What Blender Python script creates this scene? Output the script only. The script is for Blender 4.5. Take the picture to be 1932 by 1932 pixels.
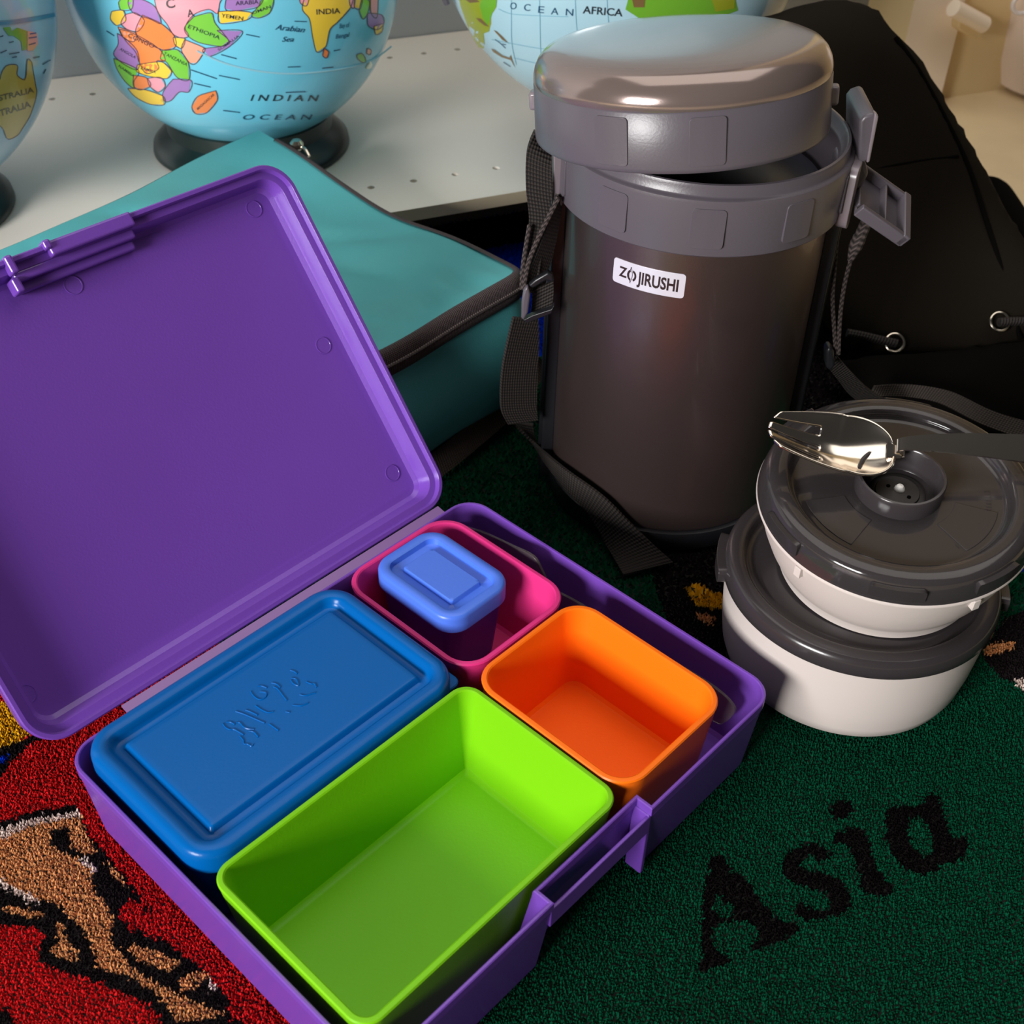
import bpy, bmesh, math, random
import numpy as np
from mathutils import Vector, Matrix, noise
from mathutils.geometry import delaunay_2d_cdt

for o in list(bpy.data.objects):
    bpy.data.objects.remove(o)
SC = bpy.context.scene
COL = SC.collection
random.seed(7)
rng = np.random.default_rng(11)

# ------------------------------------------------------------------ camera
FPX, PITCH, ROLL, CAMH, CPX = 2334.0, 0.6999, 0.0319, 0.4485, 966.0
_f = Vector((0, math.cos(PITCH), -math.sin(PITCH)))
_u0 = Vector((0, math.sin(PITCH), math.cos(PITCH)))
_r0 = Vector((1, 0, 0))
_r = _r0 * math.cos(ROLL) + _u0 * math.sin(ROLL)
_u = -_r0 * math.sin(ROLL) + _u0 * math.cos(ROLL)
CAM = Vector((0, 0, CAMH))
cam_data = bpy.data.cameras.new('camera')
cam = bpy.data.objects.new('camera', cam_data)
COL.objects.link(cam)
cam.matrix_world = Matrix(((_r.x, _u.x, -_f.x, CAM.x), (_r.y, _u.y, -_f.y, CAM.y), (_r.z, _u.z, -_f.z, CAM.z), (0, 0, 0, 1)))
cam_data.sensor_width = 36.0
cam_data.sensor_fit = 'HORIZONTAL'
cam_data.lens = FPX / 1932.0 * 36.0
cam_data.clip_start = 0.02
cam_data.dof.use_dof = True
cam_data.dof.focus_distance = 0.56
cam_data.dof.aperture_fstop = 20.0
SC.camera = cam

# ------------------------------------------------------------------ world, lights, exposure
world = bpy.data.worlds.new('room_light')
SC.world = world
world.use_nodes = True
bgn = world.node_tree.nodes['Background']
bgn.inputs['Color'].default_value = (0.95, 0.92, 0.90, 1)
bgn.inputs['Strength'].default_value = 0.035


def area_light(name, loc, target, sx, sy, power, color):
    d = bpy.data.lights.new(name, 'AREA')
    d.shape = 'RECTANGLE'
    d.size, d.size_y, d.energy, d.color = sx, sy, power, color
    o = bpy.data.objects.new(name, d)
    COL.objects.link(o)
    o.location = loc
    o.rotation_euler = (Vector(target) - Vector(loc)).to_track_quat('-Z', 'Y').to_euler()
    return o


# daylight from the window behind the photographer, to the left
area_light('window_daylight', (-1.45, -1.47, 0.86), (0.0, 0.45, 0.03), 0.9, 0.62, 93, (1.0, 0.985, 0.97))
# the room's ceiling lamp
area_light('ceiling_lamp', (0.2, 0.9, 2.3), (0.2, 0.9, 0.0), 2.4, 1.8, 27, (1.0, 0.95, 0.88))

SC.view_settings.view_transform = 'Standard'
SC.view_settings.look = 'None'
SC.view_settings.exposure = 0.0
SC.view_settings.gamma = 1.0
SC.view_settings.use_curve_mapping = False


# ------------------------------------------------------------------ helpers: rays from photo pixels into the place
def ray(x, y):
    return _f + _r * ((x - CPX) / FPX) + _u * ((CPX - y) / FPX)


def atz(x, y, z=0.0):
    d = ray(x, y)
    return CAM + d * ((z - CAM.z) / d.z)


def aty(x, y, Y):
    d = ray(x, y)
    return CAM + d * (Y / d.y)


def at_plane(x, y, p, n):
    d = ray(x, y)
    return CAM + d * ((Vector(p) - CAM).dot(n) / d.dot(n))


def at_sphere(x, y, c, R):
    d = ray(x, y).normalized()
    oc = CAM - c
    b = oc.dot(d)
    q = b * b - (oc.dot(oc) - R * R)
    return CAM + d * (-b - math.sqrt(max(q, 0)))


def proj(p):
    d = Vector(p) - CAM
    k = d.dot(_f)
    return CPX + FPX * d.dot(_r) / k, CPX - FPX * d.dot(_u) / k


S0 = Vector((-0.0923, 0.7825, 0))          # front edge of the shelf
SD = Vector((0.91552, 0.40228, 0))         # along the shelf
ST = Vector((-0.40228, 0.91552, 0))        # into the shelf


def st(s, t, z=0.0):
    return S0 + SD * s + ST * t + Vector((0, 0, z))


def at_t(x, y, t):
    return at_plane(x, y, st(0, t), ST)


# ------------------------------------------------------------------ helpers: materials
def lin(c):
    return tuple(((v / 255.0) / 12.92 if v / 255.0 <= 0.04045 else ((v / 255.0 + 0.055) / 1.055) ** 2.4) for v in c) + (1.0,)


def mat(name, col, rough=0.5, metal=0.0, var=0.0, vscale=40.0, bump=0.0, bscale=300.0, trans=0.0, ior=1.46, coat=0.0, sheen=0.0, spec=0.5, alpha=1.0):
    m = bpy.data.materials.new(name)
    m.use_nodes = True
    nt = m.node_tree
    p = nt.nodes['Principled BSDF']
    p.inputs['Base Color'].default_value = lin(col)
    p.inputs['Roughness'].default_value = rough
    p.inputs['Metallic'].default_value = metal
    p.inputs['Transmission Weight'].default_value = trans
    p.inputs['IOR'].default_value = ior
    p.inputs['Coat Weight'].default_value = coat
    p.inputs['Coat Roughness'].default_value = 0.08
    p.inputs['Sheen Weight'].default_value = sheen
    p.inputs['Specular IOR Level'].default_value = spec
    p.inputs['Alpha'].default_value = alpha
    if var > 0 or bump > 0:
        tc = nt.nodes.new('ShaderNodeTexCoord')
    if var > 0:
        nz = nt.nodes.new('ShaderNodeTexNoise')
        nz.inputs['Scale'].default_value = vscale
        nz.inputs['Detail'].default_value = 4
        mx = nt.nodes.new('ShaderNodeMix')
        mx.data_type = 'RGBA'
        c = lin(col)
        mx.inputs[6].default_value = tuple(v * (1 - var) for v in c[:3]) + (1,)
        mx.inputs[7].default_value = tuple(min(1, v * (1 + var)) for v in c[:3]) + (1,)
        nt.links.new(tc.outputs['Object'], nz.inputs['Vector'])
        nt.links.new(nz.outputs['Fac'], mx.inputs[0])
        nt.links.new(mx.outputs[2], p.inputs['Base Color'])
    if bump > 0:
        nb = nt.nodes.new('ShaderNodeTexNoise')
        nb.inputs['Scale'].default_value = bscale
        nb.inputs['Detail'].default_value = 3
        bp = nt.nodes.new('ShaderNodeBump')
        bp.inputs['Strength'].default_value = bump
        bp.inputs['Distance'].default_value = 0.001
        nt.links.new(tc.outputs['Object'], nb.inputs['Vector'])
        nt.links.new(nb.outputs['Fac'], bp.inputs['Height'])
        nt.links.new(bp.outputs['Normal'], p.inputs['Normal'])
    return m


def weave(name, col, dark, per=0.0011, rough=0.75, cross=True):
    """webbing: ribs across the band, from the band's own length/width coordinates"""
    m = mat(name, col, rough)
    nt = m.node_tree
    p = nt.nodes['Principled BSDF']
    uv = nt.nodes.new('ShaderNodeUVMap')
    sep = nt.nodes.new('ShaderNodeSeparateXYZ')
    nt.links.new(uv.outputs['UV'], sep.inputs[0])

    def wave(sock, k):
        a = nt.nodes.new('ShaderNodeMath'); a.operation = 'MULTIPLY'; a.inputs[1].default_value = 2 * math.pi / k
        b = nt.nodes.new('ShaderNodeMath'); b.operation = 'SINE'
        nt.links.new(sock, a.inputs[0]); nt.links.new(a.outputs[0], b.inputs[0])
        return b.outputs[0]
    h = wave(sep.outputs['X'], per)
    if cross:
        w2 = wave(sep.outputs['Y'], per * 0.8)
        s = nt.nodes.new('ShaderNodeMath'); s.operation = 'MULTIPLY_ADD'
        nt.links.new(w2, s.inputs[0]); s.inputs[1].default_value = 0.45
        nt.links.new(h, s.inputs[2])
        h = s.outputs[0]
    mr = nt.nodes.new('ShaderNodeMapRange')
    mr.inputs[1].default_value = -1.2; mr.inputs[2].default_value = 1.2
    nt.links.new(h, mr.inputs[0])
    mx = nt.nodes.new('ShaderNodeMix'); mx.data_type = 'RGBA'
    mx.inputs[6].default_value = lin(dark); mx.inputs[7].default_value = lin(col)
    nt.links.new(mr.outputs[0], mx.inputs[0])
    nt.links.new(mx.outputs[2], p.inputs['Base Color'])
    bp = nt.nodes.new('ShaderNodeBump'); bp.inputs['Strength'].default_value = 0.9; bp.inputs['Distance'].default_value = 0.0006
    nt.links.new(mr.outputs[0], bp.inputs['Height'])
    nt.links.new(bp.outputs['Normal'], p.inputs['Normal'])
    return m


M = {}
M['purple'] = mat('purple_plastic', (112, 68, 170), 0.24, bump=0.05, bscale=900, var=0.03, vscale=30)
M['blue'] = mat('blue_plastic', (0, 90, 164), 0.26, spec=0.22, bump=0.04, bscale=700)
M['green'] = mat('lime_plastic', (120, 194, 18), 0.36, spec=0.22, bump=0.05, bscale=700)
M['orange'] = mat('orange_plastic', (250, 114, 16), 0.36, spec=0.22, bump=0.05, bscale=700)
M['pink'] = mat('pink_plastic', (214, 50, 124), 0.36, spec=0.25, bump=0.05, bscale=700)
M['smalllid'] = mat('cornflower_plastic', (74, 118, 226), 0.36, bump=0.04, bscale=700)
M['navy'] = mat('navy_plastic', (52, 44, 140), 0.36, bump=0.04, bscale=700)
M['clear'] = mat('clear_smoky_plastic', (196, 180, 184), 0.12, trans=0.92, ior=1.3)
M['hinge'] = mat('hinge_plastic', (128, 92, 150), 0.3)
M['body'] = mat('gunmetal_paint', (110, 93, 91), 0.36, metal=0.85, bump=0.10, bscale=2600, coat=0.35, var=0.10, vscale=2500)
M['collar'] = mat('grey_plastic', (88, 82, 89), 0.32, bump=0.05, bscale=900)
M['lidtop'] = mat('silver_brown_paint', (136, 120, 115), 0.17, metal=0.55, coat=0.4, bump=0.02, bscale=2000)
M['blackplastic'] = mat('black_plastic', (26, 26, 30), 0.35, bump=0.04, bscale=700)
M['inner'] = mat('dark_inner_lid', (40, 42, 52), 0.32)
M['rim'] = mat('rim_plastic', (122, 112, 118), 0.28)
M['plate'] = mat('silver_plate', (214, 210, 222), 0.3, metal=0.15)
M['ink'] = mat('dark_ink', (40, 18, 22), 0.5)
M['web'] = weave('black_webbing', (46, 38, 34), (10, 8, 8), per=0.0019)
M['cord'] = weave('braided_cord', (88, 76, 73), (12, 9, 9), per=0.0032, cross=False)
M['white'] = mat('white_plastic', (208, 197, 191), 0.36, bump=0.03, bscale=500)
M['smoke'] = mat('smoked_plastic', (92, 86, 88), 0.10, trans=0.70, ior=1.42)
M['smoke2'] = mat('smoked_opaque_plastic', (58, 53, 55), 0.20, trans=0.15)
M['valve'] = mat('valve_rubber', (38, 34, 34), 0.5)
M['nub'] = mat('white_rubber', (235, 232, 228), 0.4)
M['steel'] = mat('polished_steel', (226, 216, 204), 0.16, metal=1.0)
M['teal'] = mat('teal_nylon', (72, 158, 163), 0.60, bump=0.18, bscale=1400, sheen=0.04, var=0.05, vscale=18)
M['zip'] = weave('zipper_tape', (86, 72, 74), (52, 42, 44), per=0.0012)
M['teeth'] = weave('zipper_teeth', (112, 100, 100), (34, 28, 30), per=0.0016, cross=False)
M['strapbrown'] = weave('brown_webbing', (60, 50, 44), (34, 28, 24), per=0.0016)
M['nickel'] = mat('nickel', (200, 190, 175), 0.2, metal=1.0)
M['blackfab'] = mat('black_cloth', (26, 22, 17), 0.95, bump=0.25, bscale=900, spec=0.1, var=0.12, vscale=25)
M['seam'] = mat('black_seam', (9, 8, 7), 0.95, spec=0.05)
M['shelf'] = mat('white_laminate', (240, 232, 220), 0.42, bump=0.03, bscale=200, var=0.025, vscale=6)
M['edge'] = mat('cream_edge_band', (215, 198, 165), 0.5, var=0.05, vscale=30)
M['wall'] = mat('grey_back_panel', (192, 195, 198), 0.6, bump=0.04, bscale=80, var=0.02, vscale=4)
M['post'] = mat('cream_paint', (240, 222, 200), 0.5, bump=0.06, bscale=60, var=0.03, vscale=12)
M['tan'] = mat('tan_wall_paint', (220, 194, 146), 0.6, bump=0.06, bscale=60, var=0.05, vscale=8)
M['floor'] = mat('speckled_lino', (228, 206, 166), 0.45, var=0.10, vscale=28, bump=0.03, bscale=100)
M['bin'] = mat('beige_tub_plastic', (228, 210, 196), 0.4)
M['standgreen'] = mat('dark_green_stand', (20, 34, 32), 0.28)
M['rugback'] = mat('rug_backing', (16, 18, 15), 0.95)


# ------------------------------------------------------------------ helpers: objects
def base_of(parent):
    b = Vector((0, 0, 0))
    while parent is not None:
        b = b + Vector(parent.location)
        parent = parent.parent
    return b


def tag(o, label, cat, group=None):
    o['label'] = label
    o['category'] = cat
    if group:
        o['group'] = group
    return o


def thing(name, label, cat, loc, group=None):
    o = bpy.data.objects.new(name, None)
    o.empty_display_size = 0.02
    COL.objects.link(o)
    o.location = loc
    return tag(o, label, cat, group)


def obj(name, V, F, m, parent=None, loc=None, smooth=True, angle=35, uv=None, bevel=0.0, fmat=None, subsurf=0, solid=0.0):
    """V in world coordinates; stored relative to the parent (or to loc)"""
    b = base_of(parent) if parent is not None else Vector(loc if loc is not None else (0, 0, 0))
    me = bpy.data.meshes.new(name)
    me.from_pydata([tuple(Vector(v) - b) for v in V], [], [tuple(f) for f in F])
    ms = m if isinstance(m, (list, tuple)) else [m]
    for k in ms:
        me.materials.append(k)
    if fmat is not None:
        me.polygons.foreach_set('material_index', np.array(fmat, dtype=np.int32))
    if uv is not None:
        l = me.uv_layers.new(name='UVMap')
        vi = np.zeros(len(me.loops), dtype=np.int32)
        me.loops.foreach_get('vertex_index', vi)
        l.data.foreach_set('uv', np.array(uv, dtype=np.float32)[vi].ravel())
    bm = bmesh.new()
    bm.from_mesh(me)
    bmesh.ops.recalc_face_normals(bm, faces=bm.faces)
    bm.to_mesh(me)
    bm.free()
    if smooth:
        me.polygons.foreach_set('use_smooth', np.ones(len(me.polygons), dtype=bool))
        me.set_sharp_from_angle(angle=math.radians(angle))
    me.update()
    o = bpy.data.objects.new(name, me)
    COL.objects.link(o)
    if parent is not None:
        o.parent = parent
    else:
        o.location = b
    if solid:
        md = o.modifiers.new('thickness', 'SOLIDIFY'); md.thickness = solid; md.offset = 0
    if bevel:
        md = o.modifiers.new('bevel', 'BEVEL'); md.width = bevel; md.segments = 3; md.limit_method = 'ANGLE'; md.angle_limit = math.radians(40)
    if subsurf:
        md = o.modifiers.new('smooth', 'SUBSURF'); md.levels = subsurf; md.render_levels = subsurf
    return o


class MB:
    """collects pieces of one part"""
    def __init__(s):
        s.V, s.F, s.m = [], [], []

    def add(s, V, F, mi=0):
        k = len(s.V)
        s.V += [Vector(v) for v in V]
        s.F += [tuple(i + k for i in f) for f in F]
        s.m += [mi] * len(F)
        return s

    def obj(s, name, m, parent=None, **k):
        return obj(name, s.V, s.F, m, parent, fmat=s.m, **k)


def frame(o, x, y, z):
    """local (a,b,c) -> world"""
    o, x, y, z = Vector(o), Vector(x), Vector(y), Vector(z)
    return lambda a, b, c: o + x * a + y * b + z * c


def axis_frame(o, nx, ny):
    N = Vector((nx, ny, 1)).normalized()
    X = Vector((1, 0, -nx)).normalized()
    Y = N.cross(X)
    return frame(o, X, Y, N)


def lathe(fr, prof, n=96, a0=0.0, a1=None, close_start=False, close_end=False):
    """prof list of (r,z)"""
    full = a1 is None
    cnt = n if full else n + 1
    V, F = [], []
    for (r, z) in prof:
        for i in range(cnt):
            a = (2 * math.pi * i / n) if full else a0 + (a1 - a0) * i / n
            V.append(fr(r * math.cos(a), r * math.sin(a), z))
    k = len(prof)
    for j in range(k - 1):
        for i in range(n):
            i2 = (i + 1) % cnt
            F.append((j * cnt + i, j * cnt + i2, (j + 1) * cnt + i2, (j + 1) * cnt + i))
    if close_start:
        F.append(tuple(range(cnt - 1, -1, -1)))
    if close_end:
        F.append(tuple((k - 1) * cnt + i for i in range(cnt)))
    return V, F


def curved_plate(fr, r0, r1, a0, a1, z0, z1, n=10, cut=0.0):
    """a solid curved plate on a cylinder; cut rounds the four corners"""
    V, F = [], []
    pts = []
    if cut > 0:
        da = cut / r1
        m = 4
        for (ca, cz, s) in ((a1 - da, z1 - cut, 0), (a0 + da, z1 - cut, 1), (a0 + da, z0 + cut, 2), (a1 - da, z0 + cut, 3)):
            for i in range(m + 1):
                t = math.pi / 2 * (s + i / m)
                pts.append((ca + da * math.cos(t), cz + cut * math.sin(t)))
            if s in (0, 2):
                nxt = (a0 + da) if s == 0 else (a1 - da)
                zz = z1 if s == 0 else z0
                for i in range(1, n):
                    pts.append((ca + (nxt - ca) * i / n, zz))
    else:
        for i in range(n + 1):
            pts.append((a0 + (a1 - a0) * i / n, z0))
        for i in range(n + 1):
            pts.append((a1 + (a0 - a1) * i / n, z1))
    k = len(pts)
    for r in (r0, r1):
        for (a, z) in pts:
            V.append(fr(r * math.cos(a), r * math.sin(a), z))
    for i in range(k):
        F.append((i, (i + 1) % k, k + (i + 1) % k, k + i))
    # caps as strips between symmetric points
    tri = delaunay_2d_cdt([Vector((a * r1, z)) for a, z in pts], [], [list(range(k))], 1, 1e-6)
    for f in tri[2]:
        ids = [tri[3][i][0] if tri[3][i] else 0 for i in f]
        F.append(tuple(k + i for i in ids))
        F.append(tuple(ids[::-1]))
    return V, F


def rrect(w, d, r, n=8):
    """rounded rectangle outline, centred, counter-clockwise"""
    P = []
    r = max(min(r, w / 2 - 1e-5, d / 2 - 1e-5), 1e-5)
    for (cx, cy, a) in ((w / 2 - r, d / 2 - r, 0), (-w / 2 + r, d / 2 - r, 1), (-w / 2 + r, -d / 2 + r, 2), (w / 2 - r, -d / 2 + r, 3)):
        for i in range(n + 1):
            t = math.pi / 2 * (a + i / n)
            P.append((cx + r * math.cos(t), cy + r * math.sin(t)))
    return P


def loft(fr, rings, cap0=True, cap1=True):
    """rings: list of (outline points, z)"""
    V, F = [], []
    n = len(rings[0][0])
    for (P, z) in rings:
        for (x, y) in P:
            V.append(fr(x, y, z))
    for j in range(len(rings) - 1):
        for i in range(n):
            i2 = (i + 1) % n
            F.append((j * n + i, j * n + i2, (j + 1) * n + i2, (j + 1) * n + i))
    if cap0:
        F.append(tuple(range(n - 1, -1, -1)))
    if cap1:
        F.append(tuple((len(rings) - 1) * n + i for i in range(n)))
    return V, F


def rrloft(fr, w, d, r, prof, n=8, cap0=True, cap1=True):
    return loft(fr, [(rrect(w - 2 * i, d - 2 * i, r - i if r - i > 0.0012 else 0.0012, n), z) for i, z in prof], cap0, cap1)


def box(fr, x0, x1, y0, y1, z0, z1):
    V = [fr(x, y, z) for z in (z0, z1) for (x, y) in ((x0, y0), (x1, y0), (x1, y1), (x0, y1))]
    F = [(3, 2, 1, 0), (4, 5, 6, 7), (0, 1, 5, 4), (1, 2, 6, 5), (2, 3, 7, 6), (3, 0, 4, 7)]
    return V, F


def cat(pts, k=8):
    """Catmull-Rom through points"""
    P = [Vector(p) for p in pts]
    out = []
    n = len(P)
    for i in range(n - 1):
        p0, p1, p2, p3 = P[max(i - 1, 0)], P[i], P[i + 1], P[min(i + 2, n - 1)]
        for j in range(k):
            t = j / k
            out.append(0.5 * ((2 * p1) + (p2 - p0) * t + (2 * p0 - 5 * p1 + 4 * p2 - p3) * t * t + (3 * p1 - p0 - 3 * p2 + p3) * t ** 3))
    out.append(P[-1].copy())
    return out


def tube(pts, r, n=10, closed=False, caps=True):
    P = [Vector(p) for p in pts]
    k = len(P)
    R = r if isinstance(r, (list, tuple)) else [r] * k
    V, F, UV = [], [], []
    up = None
    L = 0.0
    for i in range(k):
        a = P[(i + 1) % k] if (closed or i < k - 1) else P[i]
        b = P[i - 1] if (closed or i > 0) else P[i]
        t = (a - b).normalized()
        if up is None:
            up = t.orthogonal().normalized()
        up = (up - t * up.dot(t)).normalized()
        s = t.cross(up)
        if i:
            L += (P[i] - P[i - 1]).length
        for j in range(n):
            q = 2 * math.pi * j / n
            V.append(P[i] + (up * math.cos(q) + s * math.sin(q)) * R[i])
            UV.append((L + (j / n) * 0.0032, j / n * 0.01))
    for i in range(k if closed else k - 1):
        i2 = (i + 1) % k
        for j in range(n):
            j2 = (j + 1) % n
            F.append((i * n + j, i * n + j2, i2 * n + j2, i2 * n + j))
    if caps and not closed:
        F.append(tuple(range(n - 1, -1, -1)))
        F.append(tuple((k - 1) * n + j for j in range(n)))
    return V, F, UV


def ribbon(A, B, k=8, across=4, thick=0.0016):
    """band between two edge curves, with thickness; uv = (length, width)"""
    A, B = cat(A, k), cat(B, k)
    n = len(A)
    V, F, UV = [], [], []
    L = 0.0
    grid = []
    for i in range(n):
        if i:
            L += ((A[i] + B[i]) / 2 - (A[i - 1] + B[i - 1]) / 2).length
        w = (B[i] - A[i]).length
        for j in range(across + 1):
            grid.append(A[i].lerp(B[i], j / across))
            UV.append((L, w * j / across))
    m = across + 1
    nor = []
    for i in range(n):
        for j in range(m):
            dl = grid[min(i + 1, n - 1) * m + j] - grid[max(i - 1, 0) * m + j]
            dw = grid[i * m + min(j + 1, across)] - grid[i * m + max(j - 1, 0)]
            v = dl.cross(dw)
            nor.append(v.normalized() if v.length > 1e-12 else Vector((0, 0, 1)))
    V = [g + q * thick / 2 for g, q in zip(grid, nor)] + [g - q * thick / 2 for g, q in zip(grid, nor)]
    N = n * m
    for i in range(n - 1):
        for j in range(across):
            a, b, c, d = i * m + j, i * m + j + 1, (i + 1) * m + j + 1, (i + 1) * m + j
            F.append((a, b, c, d)); F.append((N + d, N + c, N + b, N + a))
        for j in (0, across):
            a, d = i * m + j, (i + 1) * m + j
            F.append((a, d, N + d, N + a) if j == 0 else (d, a, N + a, N + d))
    for i in (0, n - 1):
        for j in range(across):
            a, b = i * m + j, i * m + j + 1
            F.append((b, a, N + a, N + b) if i == 0 else (a, b, N + b, N + a))
    return V, F, UV + UV


def torus(fr, R, r, n=40, m=10, a0=0, a1=2 * math.pi, squash=1.0):
    full = abs(a1 - a0 - 2 * math.pi) < 1e-6
    pts = []
    for i in range(n if full else n + 1):
        a = a0 + (a1 - a0) * i / n
        pts.append(fr(R * math.cos(a), R * squash * math.sin(a), 0))
    V, F, _ = tube(pts, r, m, closed=full)
    return V, F


def text_mesh(s, bold=0.0, shear=0.0):
    """unit text: cap height about 0.7, returns verts (x,y) and faces"""
    c = bpy.data.curves.new('lettering', 'FONT')
    c.body = s
    c.resolution_u = 3
    c.offset = bold
    c.shear = shear
    o = bpy.data.objects.new('lettering', c)
    COL.objects.link(o)
    bpy.context.view_layer.update()
    me = o.evaluated_get(bpy.context.evaluated_depsgraph_get()).to_mesh()
    V = [(v.co.x, v.co.y) for v in me.vertices]
    F = [tuple(p.vertices) for p in me.polygons]
    bpy.data.objects.remove(o)
    bpy.data.curves.remove(c)
    if not V:
        return [], []
    xs = [v[0] for v in V]
    x0, x1 = min(xs), max(xs)
    return [((x - x0) / (x1 - x0), y / 0.7) for x, y in V], F


def cdt_fill(poly, step):
    """triangulate a 2-D polygon with interior points"""
    xs = [p[0] for p in poly]; ys = [p[1] for p in poly]
    P = []
    for i in range(len(poly)):
        a, b = Vector(poly[i]), Vector(poly[(i + 1) % len(poly)])
        k = max(1, int((b - a).length / step))
        for j in range(k):
            P.append(a.lerp(b, j / k))
    m = len(P)
    Q = list(P)
    poly2 = np.array([(p.x, p.y) for p in P])
    gx = np.arange(min(xs) + step / 2, max(xs), step)
    gy = np.arange(min(ys) + step / 2, max(ys), step)
    if len(gx) and len(gy):
        G = np.array([(x, y) for x in gx for y in gy])
        ins = inside(G, poly2)
        for g in G[ins]:
            d = np.min(np.hypot(poly2[:, 0] - g[0], poly2[:, 1] - g[1]))
            if d > step * 0.45:
                Q.append(Vector((g[0], g[1])))
    r = delaunay_2d_cdt(Q, [], [list(range(m))], 1, 1e-7)
    return [(v.x, v.y) for v in r[0]], [tuple(f) for f in r[2]], m


def inside(G, poly):
    x, y = G[:, 0], G[:, 1]
    c = np.zeros(len(G), dtype=bool)
    n = len(poly)
    j = n - 1
    for i in range(n):
        xi, yi = poly[i]; xj, yj = poly[j]
        if yi != yj:
            c ^= ((yi > y) != (yj > y)) & (x < (xj - xi) * (y - yi) / (yj - yi) + xi)
        j = i
    return c


def extrude_poly(poly3, depth):
    """solid from a planar 3-D polygon pushed along a vector"""
    n = len(poly3)
    d = Vector(depth)
    V = [Vector(p) for p in poly3] + [Vector(p) + d for p in poly3]
    F = [tuple(range(n)), tuple(range(2 * n - 1, n - 1, -1))]
    for i in range(n):
        F.append((i, (i + 1) % n, n + (i + 1) % n, n + i))
    return V, F


WORLD = frame((0, 0, 0), (1, 0, 0), (0, 1, 0), (0, 0, 1))


def struct(o):
    o['kind'] = 'structure'
    return o


# ================================================================== SETTING
V, F = box(WORLD, -2.2, 2.4, -1.2, 3.2, -0.03, -0.006)
struct(obj('floor', V, F, M['floor'], loc=(0, 0, 0), smooth=False))
frS = frame(S0, SD, ST, (0, 0, 1))
V, F = box(frS, -1.4, 0.90, 0.322, 0.34, -0.006, 1.1)
struct(obj('wall_back', V, F, M['wall'], loc=st(0, 0.322), smooth=False))
sb_wall = 0.585
V, F = box(frS, sb_wall, 2.4, 0.165, 0.20, -0.006, 1.4)
struct(obj('wall_right', V, F, M['tan'], loc=st(1, 0.165), smooth=False))

# bookcase: bottom board with peg holes, end panel
case = thing('bookcase', 'low white laminate bookcase with peg holes holding the globes', 'bookcase', st(0, 0.15, 0))
Z_S = 0.055
pa = at_t(1712, 60, 0.150); pb = at_t(1806, 60, 0.150)
sa, sb = (pa - S0).dot(SD), (pb - S0).dot(SD)
V, F = box(frS, -1.4, 0.37, 0.0, 0.321, Z_S - 0.009, Z_S)
board = obj('shelf_board', V, F, [M['shelf'], M['edge']], case, smooth=False, fmat=[0, 0, 1, 0, 0, 0])
holes = []
for px in ((700, 354), (781, 341), (859.5, 329), (936, 317), (735, 108.6), (800.6, 101), (863, 93.2), (158, 180)):
    p = atz(px[0], px[1], Z_S)
    holes.append(((p - S0).dot(SD), (p - S0).dot(ST)))
s_f = holes[0][0]; t_f = sum(h[1] for h in holes[:4]) / 4
s_b = holes[4][0]; t_b = sum(h[1] for h in holes[4:7]) / 3
hl = [(s_f + i * (holes[3][0] - holes[0][0]) / 3, t_f) for i in range(-4, 12)]
hl += [(s_b + i * (holes[6][0] - holes[4][0]) / 2, t_b) for i in range(-14, 8)]
cut = MB()
for (s, t) in hl:
    V, F = lathe(frame(st(s, t, Z_S), SD, ST, (0, 0, 1)), [(0.0027, 0.002), (0.0027, -0.0075)], 14, close_start=True, close_end=True)
    cut.add(V, F)
cutter = cut.obj('cutter', mat('peg_hole_shade', (38, 31, 18), 0.9), loc=(0, 0, 0), smooth=False)  # hole walls coloured dark to put the shade inside them
bmod = board.modifiers.new('holes', 'BOOLEAN'); bmod.object = cutter; bmod.operation = 'DIFFERENCE'; bmod.solver = 'EXACT'
bpy.context.view_layer.update()
dg = bpy.context.evaluated_depsgraph_get()
nm = bpy.data.meshes.new_from_object(board.evaluated_get(dg))
board.modifiers.clear(); board.data = nm
bpy.data.objects.remove(cutter)
# black board, set back, standing in for the dark of the open space below
V, F = box(frS, -1.4, 0.36, 0.10, 0.12, -0.006, Z_S - 0.009)
obj('under_shelf_dark', V, F, M['blackplastic'], case, smooth=False)
# end panel (front edge cream, inner face tan)
V, F = box(frS, sa, sb, 0.150, 0.212, -0.006, 1.1)
struct(obj('trim_1', V, F, [M['post'], M['tan']], loc=st(sa, 0.15), smooth=False, fmat=[0, 0, 0, 0, 0, 1]))
# rail stub on the wall and the tub at the right edge
p1 = at_t(1812, 22, 0.135); p2 = at_t(1856, 46, 0.135)
d = (p2 - p1)
V, F, _ = tube([p1 - d * 0.3, p1, p2, p2 + d * 0.02], 0.0075, 16)
rail = thing('wall_rail', 'short cream rail with tan bracket on the wall beside bookcase', 'rail', p1)
obj('rail_bar', V, F, M['post'], rail)
V, F = extrude_poly([at_t(1812, 28, 0.14), at_t(1857, 50, 0.14), at_t(1852, 76, 0.14), at_t(1832, 72, 0.14), at_t(1808, 56, 0.14)], ST * 0.03)
obj('bracket', V, F, M['tan'], rail, smooth=False, bevel=0.002)
c = atz(1990, 150, 0)
tub = thing('plastic_tub', 'beige rounded plastic tub at the right edge of the room', 'tub', (c.x, c.y, -0.006))
fr = frame((c.x, c.y, -0.006), (1, 0, 0), (0, 1, 0), (0, 0, 1))
V, F = lathe(fr, [(0.001, 0), (0.050, 0), (0.060, 0.006), (0.068, 0.03), (0.078, 0.16), (0.081, 0.24), (0.084, 0.242), (0.084, 0.25), (0.076, 0.25), (0.060, 0.02), (0.001, 0.015)], 64)
obj('tub_body', V, F, M['bin'], tub)
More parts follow.
